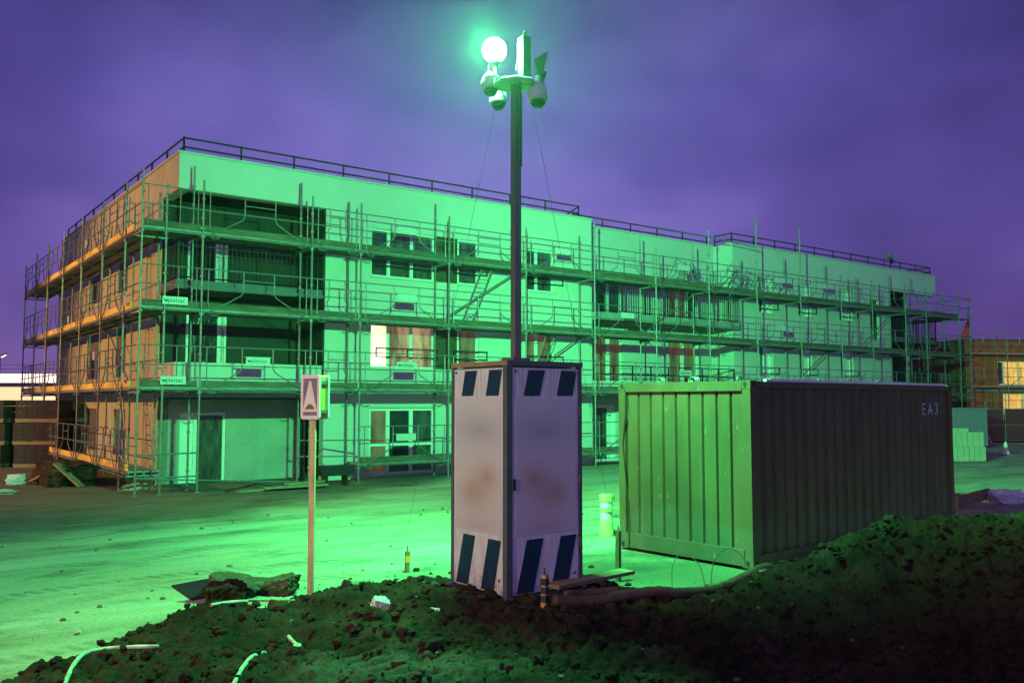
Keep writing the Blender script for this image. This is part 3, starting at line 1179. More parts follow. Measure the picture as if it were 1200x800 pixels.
# windows of the main block
for fl, (z0, z1) in enumerate(((6.12, 7.6), (3.32, 4.8))):
    up = fl == 0
    window(Mf, HA[0], HA[1], z0, z1, -0.10, [0.55, 0.75, 0.75], [PANE, FILM, FILM] if up else [LITROOM, FILMWARM, FILMWARM], BLD)
    mb = MB()
    bx(mb, Mf, 8.053, 8.50, -0.08, -0.16, z0 - 0.03, z1)
    bx(mb, Mf, 8.515, 8.947, -0.10, -0.16, z0 - 0.03, z1)
    mb.build('shutter_panel', BROWNPANEL, BLD)
    window(Mf, HB[0], HB[1], z0, z1, -0.10, [1], [FILM if up else FILMDIM], BLD)
    window(Mf, HC[0], HC[1], z0, z1, -0.10, [0.45, 0.75], [PANE, FILM] if up else [FILMDIM, FILMDIM], BLD)
    french_rail(Mf, 5.9, 8.12, z0 + 0.34, BLD)
    french_rail(Mf, 8.7, 10.05, z0 + 0.34, BLD)
    french_rail(Mf, 11.7, 13.35, z0 + 0.28, BLD)
window(Mf, 5.74, 8.08, 0.06, 2.1, -0.08, [0.6, 0.8, 0.8], [FILMDIM, PANE, FILM], BLD, transom=0.98, fr=0.09, mull=0.12)
window(Mf, 11.74, 13.0, 0.06, 2.1, -0.08, [0.6, 0.8], [PANE, FILM], BLD, transom=0.98, fr=0.09)
mb = MB()
bx(mb, Mf, 5.745, 8.075, -0.06, -0.2, -0.19, 0.0)
bx(mb, Mf, 11.745, 12.995, -0.06, -0.2, -0.19, 0.0)
mb.build('door_step', CONCRETE, BLD)
# recessed middle block
MD = 1.0
MDW = 2.2
mid_holes_up = [(16.05, 17.45, 2.9, 4.95), (20.1, 21.9, 2.9, 4.95)]
wall(Mf, 14.76, 22.72, 7.35, TOP + 0.0, [], -MD, 0.3, 'upper_wall', PLASTER, BLD)
wall(Mf, 14.70, 22.78, -0.3, 7.347, mid_holes_up + [(16.05, 17.45, 5.65, 7.2), (20.1, 21.9, 5.65, 7.2), (15.9, 17.1, 0.0, 2.15), (20.0, 21.6, 0.0, 2.15)],
     -MDW + 1.0, 0.3, 'wall', PLASTER, BLD)
for (a0, a1, z0, z1) in mid_holes_up:
    window(Mf, a0, a1, z0, z1, -MDW + 0.9, [0.7, 0.7], [FILMDIM, FILMDIM], BLD, mull=0.16, sill=False)
window(Mf, 16.05, 17.45, 5.65, 7.2, -MDW + 0.9, [0.7, 0.7], [PANE, FILM], BLD, mull=0.16, sill=False)
window(Mf, 20.1, 21.9, 5.65, 7.2, -MDW + 0.9, [0.7, 0.7, 0.7], [FILMDIM, FILMDIM, FILM], BLD, mull=0.14, sill=False)
window(Mf, 15.9, 17.1, 0.0, 2.15, -MDW + 0.9, [1, 0.3], [FILM, FRAMEW], BLD, fr=0.1, sill=False)
window(Mf, 20.0, 21.6, 0.0, 2.15, -MDW + 0.9, [1, 1], [PANE, FILM], BLD, fr=0.1, sill=False)
mb = MB()
bx(mb, Mf, 14.77, 22.71, 0.32, -MDW + 1.003, 5.28, 5.55)
mb.build('balcony_slab', CONCRETE, BLD)
mb = MB()
bx(mb, Mf, 14.77, 22.71, 0.10, -MDW + 1.003, 2.48, 2.75)
mb.build('balcony_slab', CONCRETE, BLD)
bar_railing([(14.82, -0.28), (22.68, -0.28)], 5.56, 6.66, BLD)
mb = MB()
bx(mb, Mf, 14.78, 22.70, 0.08, 0.0, 2.753, 3.05)
mb.build('balcony_parapet', PLASTER, BLD)
mb = MB()
for zz in (3.3, 3.62):
    mb.bar((14.8, -0.02, zz), (22.7, -0.02, zz), 0.04, 0.04)
for k in range(9):
    mb.bar((14.82 + k * 0.98, -0.02, 3.05), (14.82 + k * 0.98, -0.02, 3.6), 0.04, 0.04)
mb.build('balcony_railing', BLACKSTEEL, BLD)
# right block
RW = [(24.45, 25.35), (27.25, 28.2), (30.45, 31.5)]
rholes = []
for (z0, z1) in ((6.12, 7.62), (3.32, 4.8)):
    rholes += [(a, b, z0, z1) for a, b in RW]
rholes += [(33.05, 33.85, 5.3, 7.3)]
wall(Mf, 22.72, 34.91, -0.3, 7.87, rholes, 0, 0.3, 'wall', PLASTER, BLD)
mb = MB()
bx(mb, Mf, 22.72, 39.38, 0, -0.3, 7.873, TOP)
bx(mb, Mf, 22.72, 23.0, -0.302, -MD - 0.05, 7.36, TOP)
bx(mb, Mf, 22.72, 23.0, -0.302, -MDW + 0.99, -0.3, 7.34)
mb.build('upper_wall', PLASTER, BLD)
mb = MB()
bx(mb, Mf, 14.46, 14.758, -0.302, -MDW + 0.99, -0.3, TOP - 0.3)
mb.build('return_wall', PLASTER, BLD)
for (z0, z1) in ((6.12, 7.62), (3.32, 4.8)):
    for k, (a, b) in enumerate(RW):
        window(Mf, a, b, z0, z1, -0.14, [0.42, 0.5], [PANE if z0 > 5 else FILM, FRAMEW], BLD, mull=0.05)
        french_rail(Mf, a - 0.05, b + 0.35, z0 + 0.18, BLD)
window(Mf, 33.05, 33.85, 5.3, 7.3, -0.14, [1], [PANE], BLD, frame_mat=BLACKSTEEL)
mb = MB()
bx(mb, Mf, 34.91, 39.0, -1.55, -1.75, -0.3, 7.87)
bx(mb, Mf, 34.86, 34.905, -0.31, -1.545, -0.3, 7.86)
mb.build('balcony_back_wall', CLADDING, BLD)
for z0 in (2.5, 5.3):
    mb = MB()
    bx(mb, Mf, 34.92, 39.38, -0.004, -1.545, z0, z0 + 0.26)
    mb.build('balcony_slab', GREYPANEL, BLD)
bar_railing([(34.95, 0.04), (39.34, 0.04), (39.34, 1.5)], 5.57, 6.65, BLD)
bar_railing([(34.95, 0.04), (39.34, 0.04), (39.34, 1.5)], 2.77, 3.85, BLD)
# far end, back, roof
wall(Mr, 1.55, 16.5, -0.3, TOP, [], 0, 0.3, 'end_wall', PLASTER, BLD)
mb = MB()
mb.box(0.3, 39.08, 16.2, 16.5, -0.3, TOP)
mb.build('back_wall', PLASTER, BLD)
mb = MB()
mb.box(0.31, 39.07, 1.35, 16.19, 8.45, 8.6)
mb.box(0.31, 14.45, 0.31, 1.348, 8.45, 8.6)
mb.box(23.01, 39.07, 0.31, 1.348, 8.45, 8.6)
mb.build('roof', CONCRETE, BLD)
mb = MB()
bx(mb, Mf, -0.05, 14.80, 0.04, -0.33, TOP + 0.003, TOP + 0.055)
bx(mb, Mf, 22.68, 39.42, 0.04, -0.33, TOP + 0.003, TOP + 0.055)
bx(mb, Mf, 14.803, 22.677, -MD + 0.04, -MD - 0.33, TOP + 0.003, TOP + 0.055)
bx(mb, Mg, 0.333, 16.53, 0.05, -0.33, TOP + 0.003, TOP + 0.055)
mb.build('parapet_coping', COPING, BLD)


def roof_rail(pts, posts=1.55):
    mb = MB()
    for p, q in zip(pts[:-1], pts[1:]):
        p, q = Vector(p), Vector(q)
        for dz in (0.42, 0.17):
            mb.tube(p + Vector((0, 0, dz)), q + Vector((0, 0, dz)), 0.027)
        n = max(1, round((q - p).length / posts))
        for k in range(n + 1):
            c = p.lerp(q, k / n)
            mb.tube(c, c + Vector((0, 0, 0.45)), 0.03)
            mb.box(c.x - .06, c.x + .06, c.y - .06, c.y + .06, c.z, c.z + 0.03)
    return mb.build('roof_railing', BLACKSTEEL, BLD)


ZR = TOP + 0.055
roof_rail([(0.15, 16.2, ZR), (0.15, 0.18, ZR), (14.3, 0.18, ZR), (14.3, 1.6, 8.62)])
roof_rail([(14.9, MD + 0.2, ZR - 0.03), (22.5, MD + 0.2, ZR - 0.03)])
roof_rail([(22.9, MD + 0.1, ZR), (22.9, 0.18, ZR), (39.2, 0.18, ZR), (39.2, 2.0, ZR)])

# floodlight standing on the roof near the far end
rl = empty('roof_spotlight', CORNER + U * 37.1 + V * 1.2 + Vector((0, 0, 8.6)), YAW, 'small pale spotlight on a thin pole standing on the roof near its far end', 'spotlight')
MB().tube((0, 0, 0), (0, 0, 1.35), 0.03).build('pole', BLACKSTEEL, rl)
mb = MB().bar((-0.18, 0, 1.42), (0.12, 0.0, 1.32), 0.2, 0.22)
mb.build('lamp_head', CABINM, rl)
MB().box(0.12, 0.2, -0.07, 0.07, 1.0, 1.25).build('bracket', BLACKSTEEL, rl)

# ------------------------------------------------------------------ scaffold
SCA = empty('facade_scaffold', CORNER, YAW, 'galvanised steel scaffold with three decks wrapped round the front and gable of the unfinished building', 'scaffold')
DK = [0.55, 2.66, 4.66, 6.66]
FS = [0.29, 3.29, 4.79, 7.8, 10.8, 13.82, 16.87, 19.82, 22.76, 25.72, 28.74, 31.25, 34.15, 36.1, 39.4]
GT = [0.45, 3.1, 6.0, 9.05, 12.0, 14.6]
OD, ID = 1.2, 0.36


def upright(M, a, d, z1, z0=0.0):
    mb = MB()
    mb.tube(M(a, d, z0 + 0.05), M(a, d, z1), 0.027, 7)
    p = M(a, d, z0)
    mb.box(p[0] - .07, p[0] + .07, p[1] - .07, p[1] + .07, z0 + 0.0, z0 + 0.02)
    mb.tube(M(a, d, z0 + 0.02), M(a, d, z0 + 0.3), 0.017, 6)
    z = 0.5
    while z < z1 - 0.05:          # coupling rosettes
        mb.tube(M(a, d, z - 0.02), M(a, d, z + 0.02), 0.048, 8)
        z += 0.5 if z > 6 else 1.0
    return mb.build('upright', STEEL, SCA)


def guard(M, a0, a1, z, d=OD + 0.03):
    """Guard frame: two rails, end posts and the two cranked struts that meet the deck at the bay ends."""
    mb = MB()
    r = 0.017
    e = 0.16
    L = a1 - a0
    c = (a0 + a1) / 2
    hw = min(0.42, L * 0.16)
    for zz in (1.03, 0.55):
        mb.tube(M(a0 + 0.02, d, z + zz), M(a1 - 0.02, d, z + zz), r)
    for a in (a0 + e, a1 - e):
        mb.tube(M(a, d, z + 0.03), M(a, d, z + 1.03), r * 0.9)
    for sgn in (-1, 1):
        end = c + sgn * (L / 2 - e)
        inn = c + sgn * hw
        mb.path([M(inn, d, z + 1.03), M(inn, d, z + 0.5), M(inn + sgn * 0.06, d, z + 0.40), M(end - sgn * 0.35, d, z + 0.10), M(end - sgn * .05, d, z - 0.05),
                 M(end - sgn * .02, d, z - 0.12), M(end - sgn * .14, d, z - 0.17), M(end - sgn * .26, d, z - 0.13)], r, 6)
    mb.tube(M(c - hw, d, z + 0.80), M(c + hw, d, z + 0.80), r * 0.9)
    return mb.build('guard_rail', STEEL, SCA)


def deck(M, a0, a1, z, toe_mat, lo=False):
    mb = MB()
    w = (OD - ID - 0.10) / 2
    for k in range(2):
        d0 = ID + 0.05 + k * (w + 0.01)
        bx(mb, M, a0 + 0.02, a1 - 0.02, d0, d0 + w, z - 0.05, z)
        bx(mb, M, a0 + 0.02, a1 - 0.02, d0, d0 + 0.02, z - 0.10, z - 0.052)
        bx(mb, M, a0 + 0.02, a1 - 0.02, d0 + w - 0.02, d0 + w, z - 0.10, z - 0.052)
    for a in (a0 + 0.01, a1 - 0.05):
        mb.bar(M(a + .02, ID - .02, z - 0.13), M(a + .02, OD + .02, z - 0.13), 0.045, 0.045)
    mb.build('deck', DECKM, SCA)
    tm = MB()
    bx(tm, M, a0 + 0.05, a1 - 0.05, OD - 0.045, OD - 0.015, z + 0.003, z + 0.165)
    tm.build('toe_board', toe_mat, SCA)
    lm = MB()
    lm.tube(M(a0, OD, z - 0.07), M(a1, OD, z - 0.07), 0.024)
    lm.tube(M(a0, ID, z - 0.07), M(a1, ID, z - 0.07), 0.024)
    lm.build('ledger', STEEL, SCA)


def plate(M, a, z, w, h, text, d=OD + 0.055, flip=False):
    mb = MB()
    bx(mb, M, a - w / 2, a + w / 2, d, d + 0.006, z - h / 2, z + h / 2)
    p = mb.build('sign_plate', PLATE, SCA)
    if text:
        loc = Vector(M(a + 0.05 * w, d + 0.0075, z))
        lettering('lettering', 'plettac', h * 0.78, INK, p, Matrix.Translation(loc) @ Matrix.Rotation(PI / 2, 4, 'X'))
        x, y, zz = M(a - w * 0.36, d + 0.0085, z)
        mk = MB()          # small winged mark before the word
        mk.prism([(x - .07, y, zz + h * .2), (x, y, zz + h * 0.02), (x + .07, y, zz + h * .2), (x + .02, y, zz - h * .2), (x - .02, y, zz - h * .2)], (0, -0.001, 0))
        mk.build('logo_mark', INK, p)
    return p


# uprights
tops = {8: 9.9, 9: 9.75, 5: 8.6, 7: 9.0}
for k, a in enumerate(FS):
    upright(Mf, a, OD, tops.get(k, 8.0))
    upright(Mf, a + (0.02 if k else 0), ID, 8.55 if k % 3 != 2 else 8.2)
upright(Mf, -OD, OD, 8.05)
upright(Mf, -0.62, OD, 7.8)
for k, t in enumerate(GT):
    upright(Mg, t, OD, 8.05)
    upright(Mg, t, ID, 7.9)
upright(Mg, 17.3, OD, 7.9)
upright(Mg, 17.3, ID, 7.9)
for (a, d) in ((40.6, OD), (40.6, -1.2), (40.6, -4.0), (39.75, -1.2), (39.75, -4.0)):
    upright(Mf, a, d, 8.0)
# decks
bays = list(zip(FS[:-1], FS[1:]))
for z in DK[1:]:
    for (a0, a1) in bays:
        deck(Mf, a0, a1, z, TOE)
        guard(Mf, a0, a1, z)
    deck(Mf, -OD, 0.29, z, TOE)
    mb = MB()
    for zz in (1.03, 0.55):
        mb.tube(Mf(-OD, OD + .03, z + zz), Mf(0.29, OD + .03, z + zz), 0.017)
    for a in (-OD + 0.12, -0.3, 0.15):
        mb.tube(Mf(a, OD + .03, z + 0.02), Mf(a, OD + .03, z + 1.03), 0.015)
    mb.build('guard_rail', STEEL, SCA)
for (a0, a1) in bays[2:9]:
    deck(Mf, a0, a1, DK[0], TOE)
    guard(Mf, a0, a1, DK[0])
GB = list(zip([-0.35] + GT, GT + [17.3]))
for z in DK:
    for k, (a0, a1) in enumerate(GB):
        if z < 1 and k == 6:
            continue
        if k > 0 or z < 1:
            deck(Mg, a0, a1, z, TOEYELLOW)
            guard(Mg, a0, a1, z)
        else:
            deck(Mg, a0, a1, z, TOEYELLOW)
            mb = MB()
            for zz in (1.03, 0.55):
                mb.tube(Mg(-1.2, OD + .03, z + zz), Mg(a1, OD + .03, z + zz), 0.017)
            mb.build('guard_rail', STEEL, SCA)
# far end return of the scaffold
for z in DK[1:]:
    mb = MB()
    mb.box(39.78, 40.58, -1.15, 4.0, z - 0.06, z)
    mb.build('deck', DECKM, SCA)
    mb = MB()
    for zz in (1.03, 0.55):
        mb.tube((39.4, -1.23, z + zz), (40.63, -1.23, z + zz), 0.017)
        mb.tube((40.63, -1.23, z + zz), (40.63, 4.0, z + zz), 0.017)
    for y in (-1.1, 0.2, 2.6):
        mb.tube((40.63, y, z), (40.63, y, z + 1.03), 0.016)
    mb.tube((39.45, -1.23, z - .06), (40.6, -1.23, z - .06), 0.02)
    mb.build('guard_rail', STEEL, SCA)
# tie rails at the foot, inner rails and the two tall gate posts with their rail
mb = MB()
for zz in (0.42, 1.0):
    mb.tube(Mf(-OD, OD, zz), Mf(0.29, OD, zz), 0.024)
mb.tube(Mf(-OD, OD, 0.42), Mf(3.29, OD, 0.1), 0.022)
mb.tube(Mf(3.29, ID, 1.2), Mf(4.79, OD, 1.2), 0.022)
mb.tube(Mf(3.29, ID, 0.75), Mf(4.79, OD, 0.75), 0.022)
mb.build('ledger', STEEL, SCA)
mb = MB()
mb.tube(Mf(16.87, OD, 8.75), Mf(19.82, OD, 8.72), 0.026)
mb.tube(Mf(19.82, OD, 8.72), Mf(22.76, OD, 8.6), 0.02)
mb.build('top_rail', STEEL, SCA)
for (a0, z0, a1, z1) in ((7.8, 4.7, 10.8, 6.5), (16.87, 4.75, 19.82, 6.5), (25.72, 2.7, 28.74, 4.5), (31.25, 4.7, 34.15, 6.5), (10.8, 2.75, 13.82, 4.55)):
    MB().tube(Mf(a0, ID, z0), Mf(a1, ID, z1), 0.024).build('diagonal_brace', STEEL, SCA)
for (a0, z0, a1, z1) in ((3.1, 2.75, 6.0, 4.5), (9.05, 4.7, 12.0, 6.5), (12.0, 0.7, 14.6, 2.5)):
    MB().tube(Mg(a0, ID, z0), Mg(a1, ID, z1), 0.024).build('diagonal_brace', STEEL, SCA)
# access ladders between decks
for (a, z0, z1) in ((8.6, 4.66, 6.66), (11.3, 2.66, 4.66), (2.0, 0.55, 2.5)):
    M = Mf if a > 3 else Mg
    mb = MB()
    for s_ in (0, 0.4):
        mb.tube(M(a + s_, 0.62, z0 + 0.02), M(a + s_ + 0.9, 0.62, z1 + 0.1), 0.02)
    for k in range(7):
        f = (k + 0.5) / 7
        mb.tube(M(a + 0.9 * f, 0.62, z0 + f * (z1 - z0)), M(a + 0.4 + 0.9 * f, 0.62, z0 + f * (z1 - z0)), 0.014)
    mb.build('ladder', STEEL, SCA)
# plates
bw, bh = 0.62, 0.19
for (a, z, txt) in ((-0.38, 2.66 + .14, 1), (-0.38, 4.66 + .14, 1)):
    plate(Mf, a, z + 0.02, 0.62, 0.2, txt)
for (k, dk, txt) in ((0, 1, 1), (2, 1, 1), (2, 2, 0), (2, 3, 0), (2, 0, 0), (4, 3, 0), (5, 2, 0), (6, 3, 0), (6, 1, 1), (8, 3, 0), (8, 2, 0), (9, 3, 0)):
    c = (FS[k] + FS[k + 1]) / 2
    plate(Mf, c, DK[dk] + 0.70, 0.66, 0.2, txt)
for (t, z) in ((0.1, 2.9), (0.1, 4.9), (3.6, 3.6), (7.6, 4.95), (1.7, 1.25), (11.2, 1.15), (12.9, 1.2), (5.2, 7.1)):
    mb = MB()
    bx(mb, Mg, t - 0.12, t + 0.12, OD + 0.05, OD + 0.056, z - 0.12, z + 0.12)
    mb.build('sign_plate', PLATE, SCA)
mb = MB()
bx(mb, Mg, 1.15, 1.35, OD + 0.06, OD + 0.066, 1.55, 2.15)
mb.build('sign_plate', PLATE, SCA)


def loose_frame():
    o = empty('scaffold_frame', (0, 0, 0))
    mb = MB()
    for x in (0, 0.75):
        mb.tube((x, 0, 0), (x, 0, 1.9), 0.022)
    for z in (0.25, 1.0, 1.75):
        mb.tube((0, 0, z), (0.75, 0, z), 0.018)
    mb.build('tube_frame', STEEL, o)
    MB().tube((0.02, 0.0, 0.3), (0.7, 0.0, 0.98), 0.014).build('brace', STEEL, o)
    return o


lf0 = loose_frame()
fr_spots = []
for k in range(11):
    fr_spots.append((Mf, 18.0 + k * 0.52, random.uniform(0.5, 0.95), 6.665, random.uniform(-0.5, 0.5), random.uniform(-0.28, 0.1), random.uniform(0.4, 0.9), 0))
for k in range(7):
    fr_spots.append((Mg, 2.2 + k * 1.15, 0.75, 6.665, 1.3 + random.uniform(-.4, .4), random.uniform(-0.15, 0.15), random.uniform(-0.5, 0.5), 1))
for i, (M, a, d, z, rz, rx, ry, gable) in enumerate(fr_spots):
    o = lf0 if i == 0 else copy_tree(lf0)
    loc = Vector(M(a, d, z))
    o.location = CORNER + U * loc.x + V * loc.y + Vector((0, 0, z + (0.12 if abs(ry) > .3 else 0.02)))
    o.rotation_euler = (rx, ry, YAW + rz)
    if gable:
        o.scale = (0.8, 0.8, 0.72)
        tag(o, 'loose steel scaffold frame leaning on the topmost deck of the orange-lit gable', 'scaffold frame', 'scaffold frames stored on the gable deck')
    else:
        o.scale = (0.8, 0.8, 0.62)
        tag(o, 'loose steel scaffold frame heaped on the top deck before the recessed facade', 'scaffold frame', 'scaffold frames heaped on the front deck')

# ------------------------------------------------------------------ camera tower: cabinet, mast, floodlight, dome cameras
TW = empty('surveillance_tower', CAB, CYAW, 'tall striped cabinet carrying a mast with dome cameras and a lit green floodlight', 'security tower')
CW, CH = 1.05, 2.50
mb = MB()
mb.box(0.02, CW - 0.02, 0.02, CW - 0.02, 0.0, CH - 0.06)
mb.build('cabinet_body', CABGREY, TW)
pw = 0.045
for (x, y, w) in ((-0.012, -0.012, 0.075), (CW - pw, -0.008, pw + .008), (-0.008, CW - pw, pw + .008), (CW - pw, CW - pw, pw)):
    MB().box(x, x + w, y, y + w, 0.0, CH - 0.051).build('corner_post', CABGREY, TW)
mb = MB()
mb.box(-0.013, CW + 0.013, -0.013, CW + 0.013, CH - 0.05, CH)
mb.build('cabinet_top', mat('sodium_tinted_top_edge', (0.30, 0.20, 0.10), 0.6, var=0.2), TW)  # sodium light's orange painted into the colour of the grey top
mb = MB()
mb.box(-0.012, CW + 0.016, -0.02, -0.0135, CH - 0.052, CH + 0.003)
mb.build('edge_trim', CABGREY, TW)


def cab_panel(face):
    """face 0: towards -y (right-hand face in its own frame), 1: towards -x."""
    def P(u, z, d):
        return (0.068 + u * (CW - 0.12), -d, z) if face == 0 else (-d, 0.068 + (1 - u) * (CW - 0.12), z)
    Z0, Z1 = 0.02, CH - 0.075

    def rect(u0, u1, z0, z1, d0, d1):
        m_ = MB()
        a, b = P(u0, z0, d0), P(u1, z1, d1)
        m_.box(a[0], b[0], a[1], b[1], a[2], b[2])
        return m_
    pn = rect(0, 1, Z0, Z1, -0.019, 0.004).build('side_panel', CABWHITE, TW)
    H_ = Z1 - Z0

    def stripe(ut0, ut1, ub0, ub1, zt, zb):
        m_ = MB()
        pts = [P(ub0, Z0 + zb * H_, 0.0062), P(ub1, Z0 + zb * H_, 0.0062), P(ut1, Z0 + zt * H_, 0.0062), P(ut0, Z0 + zt * H_, 0.0062)]
        n_ = Vector(P(0, 0, 1)) - Vector(P(0, 0, 0))
        m_.prism(pts, n_ * 0.002)
        m_.build('stripe', STRIPE, pn)
    stripe(.235, .485, .16, .40, .992, .875)
    stripe(.735, .985, .665, .915, .992, .875)
    stripe(.21, .455, .055, .305, .235, .005)
    stripe(.72, .965, .57, .825, .235, .005)
    po = rect(0.04, 0.96, Z0 + .255 * H_, Z0 + .865 * H_, 0.0042, 0.0085).build('poster', POSTER, pn)
    if face == 1:      # the print runs along the panel on both faces
        po.data.transform(Matrix(((0, 1, 0, 0), (1, 0, 0, 0), (0, 0, 1, 0), (0, 0, 0, 1))))
        po.matrix_local = Matrix(((0, 1, 0, 0), (1, 0, 0, 0), (0, 0, 1, 0), (0, 0, 0, 1)))
    for (u_, z_) in ((0.04, .985), (0.96, .985), (0.93, .06)):
        c = Vector(P(u_, Z0 + z_ * H_, 0.0045))
        e = Vector(P(u_, Z0 + z_ * H_, 0.012))
        MB().tube(c, e, 0.017, 12).build('bolt', CABGREY, pn)


cab_panel(0)
cab_panel(1)
for z in (0.5, 1.2, 1.95):
    MB().tube((CW - 0.035, -0.02, z - 0.05), (CW - 0.035, -0.02, z + 0.05), 0.012, 8).build('hinge', CABGREY, TW)
MB().box(0.075, 0.1, -0.02, -0.0045, 1.12, 1.24).build('lock', BLACKSTEEL, TW)
mb = MB()
mb.box(-0.06, CW + 0.06, -0.06, CW + 0.06, -0.25, -0.002)
mb.build('skid_base', CABGREY, TW)
mc = CW / 2
mz = 6.02 - CAB.z
MB().box(mc - 0.044, mc + 0.044, mc - 0.044, mc + 0.044, CH, mz).build('mast', MASTM, TW)
MB().box(mc - 0.12, mc + 0.12, mc - 0.12, mc + 0.12, CH + 0.002, CH + 0.06).build('mast_foot', MASTM, TW)
# head; built in world axes, turned back by the tower's yaw
HD = empty('camera_head', (mc, mc, mz), -CYAW)
HD.parent = TW
hc = CAB + Vector((mc * math.cos(CYAW) - mc * math.sin(CYAW), mc * math.sin(CYAW) + mc * math.cos(CYAW), mz))


def hp(p):
    return Vector(p) - hc


HY = hc.y
mb = MB()
mb.lathe([(0.27, -0.02), (0.27, 0.0), (0.12, 0.06)], (0, 0, 0), 8)
mb.bar((-0.25, -0.05, 0.02), (0.34, 0.03, -0.02), 0.09, 0.05)
mb.bar((-0.16, -0.12, 0.03), (0.0, 0.1, 0.0), 0.09, 0.05)
mb.build('mounting_plate', CAMWHITE, HD)
b1 = MB().box(0.06, 0.17, -0.06, 0.07, 0.10, 0.58).build('control_box', BLACKSTEEL, HD, rot=(0, 0, 0.5))
MB().box(0.09, 0.13, -0.02, 0.02, 0.582, 0.63).build('gland', CABGREY, HD)
# horn lamp on the other side
mb = MB()
mb.prism([(0.21, -0.07, 0.27), (0.37, -0.07, 0.36), (0.36, -0.07, 0.30), (0.31, -0.07, 0.08), (0.26, -0.07, 0.08)], (0, 0.14, 0))
mb.bar((0.3, 0.0, 0.02), (0.34, 0.0, 0.14), 0.05, 0.05)
mb.build('rear_lamp', HEADGREY, HD)


def dome_camera(x, y, z, s=1.0):
    mb = MB()
    mb.lathe([(0.105 * s, 0.0), (0.118 * s, 0.02 * s), (0.118 * s, 0.07 * s), (0.10 * s, 0.14 * s), (0.055 * s, 0.19 * s), (0.035 * s, 0.21 * s), (0.03 * s, 0.30 * s)], (x, y, z), 20)
    o = mb.build('dome_camera', CAMWHITE, HD, smooth=False)
    mb = MB()
    pr = [(0.001, -0.095 * s)] + [(0.088 * s * math.sin(t), -0.01 - 0.085 * s * math.cos(t)) for t in (0.3, 0.6, 0.9, 1.2, 1.5)]
    mb.lathe(pr, (x, y, z), 20)
    mb.build('dome', DOME, o, smooth=True)


for (x, y, z, s) in ((-0.25, HY + 0.12, 6.0, 1.0), (-0.165, HY + 0.42, 5.93, .92), (0.305, HY - 0.05, 5.80, 1.0)):
    p = hp((x, y, z))
    dome_camera(p.x, p.y, p.z, s)
# lit floodlight
p = hp(LAMP)
fl = MB()
fl.lathe([(0.03, -0.185), (0.06, -0.17), (0.07, -0.15)], (p.x, p.y, p.z), 16)
flo = fl.build('floodlight', BLACKSTEEL, HD)
MB().bar((p.x, p.y, p.z - 0.17), (p.x + 0.02, p.y - 0.02, p.z - 0.42), 0.03, 0.03).bar((p.x + 0.02, p.y - 0.02, p.z - 0.42), (0.02, 0.08, 0.0), 0.03, 0.03).build('lamp_bracket', BLACKSTEEL, flo)
mb = MB()
mb.lathe([(0.001, -0.15)] + [(0.15 * math.sin(t), -0.15 * math.cos(t)) for t in np.linspace(0.25, PI - 0.25, 14)] + [(0.001, 0.15)], (p.x, p.y, p.z), 28)
mb.build('lens', LENS, flo, smooth=True)
for (q0, q1) in (((-0.2, 10.3, 5.8), (-1.9, 16.2, 0.0)), ((0.25, 10.3, 5.8), (1.75, 15.2, 0.0))):
    MB().tube(hp(q0), hp(q1), 0.0022, 5).build('guy_wire', BLACKSTEEL, HD)
mb = MB()
mb.path([(0.03, -0.08, 0.3), (0.01, -0.13, 0.12), (0.05, -0.12, 0.0), (0.06, -0.055, -0.2), (0.06, -0.05, -1.0)], 0.012)
mb.build('cable', BLACKSTEEL, HD)

# the head's pieces hang directly under the tower
HM = Matrix.Translation((mc, mc, mz)) @ Matrix.Rotation(-CYAW, 4, 'Z')
for ch in list(HD.children):
    mloc = HM @ ch.matrix_basis
    ch.parent = TW
    ch.matrix_basis = mloc
bpy.data.objects.remove(HD)

# ------------------------------------------------------------------ shipping container
CN = empty('shipping_container', (3.27, 12.1, 0.03), 0.705, 'weathered red-brown corrugated steel shipping container standing on the sand behind the hoses', 'container')
L_, W_, H_ = 6.3, 2.44, 2.56


def corrugated(length, n, depth, z0, z1, M, flat=0.62):
    """A trapezoid-corrugated sheet; M(a, d, z), d outward."""
    mb = MB()
    p = length / n
    prof = []
    for k in range(n):
        a = k * p
        sl = (1 - flat) * p * 0.3
        gr = (1 - flat) * p * 0.4
        prof += [(a, 0), (a + flat * p, 0), (a + flat * p + sl, -depth), (a + flat * p + sl + gr, -depth)]
    prof += [(length, 0)]
    for (a, d), (b, e) in zip(prof[:-1], prof[1:]):
        mb.quad(M(a, d, z0), M(b, e, z0), M(b, e, z1), M(a, d, z1))
    return mb


# in the container's frame: x along its long side, y across; end wall faces -x, long wall faces -y
def Ce(a, d, z):
    return (0.03 - d, 0.12 + a, z)


def Cs(a, d, z):
    return (0.12 + a, 0.03 - d, z)


def Ce2(a, d, z):
    return (L_ - 0.03 + d, 0.12 + a, z)


def Cs2(a, d, z):
    return (0.12 + a, W_ - 0.03 + d, z)


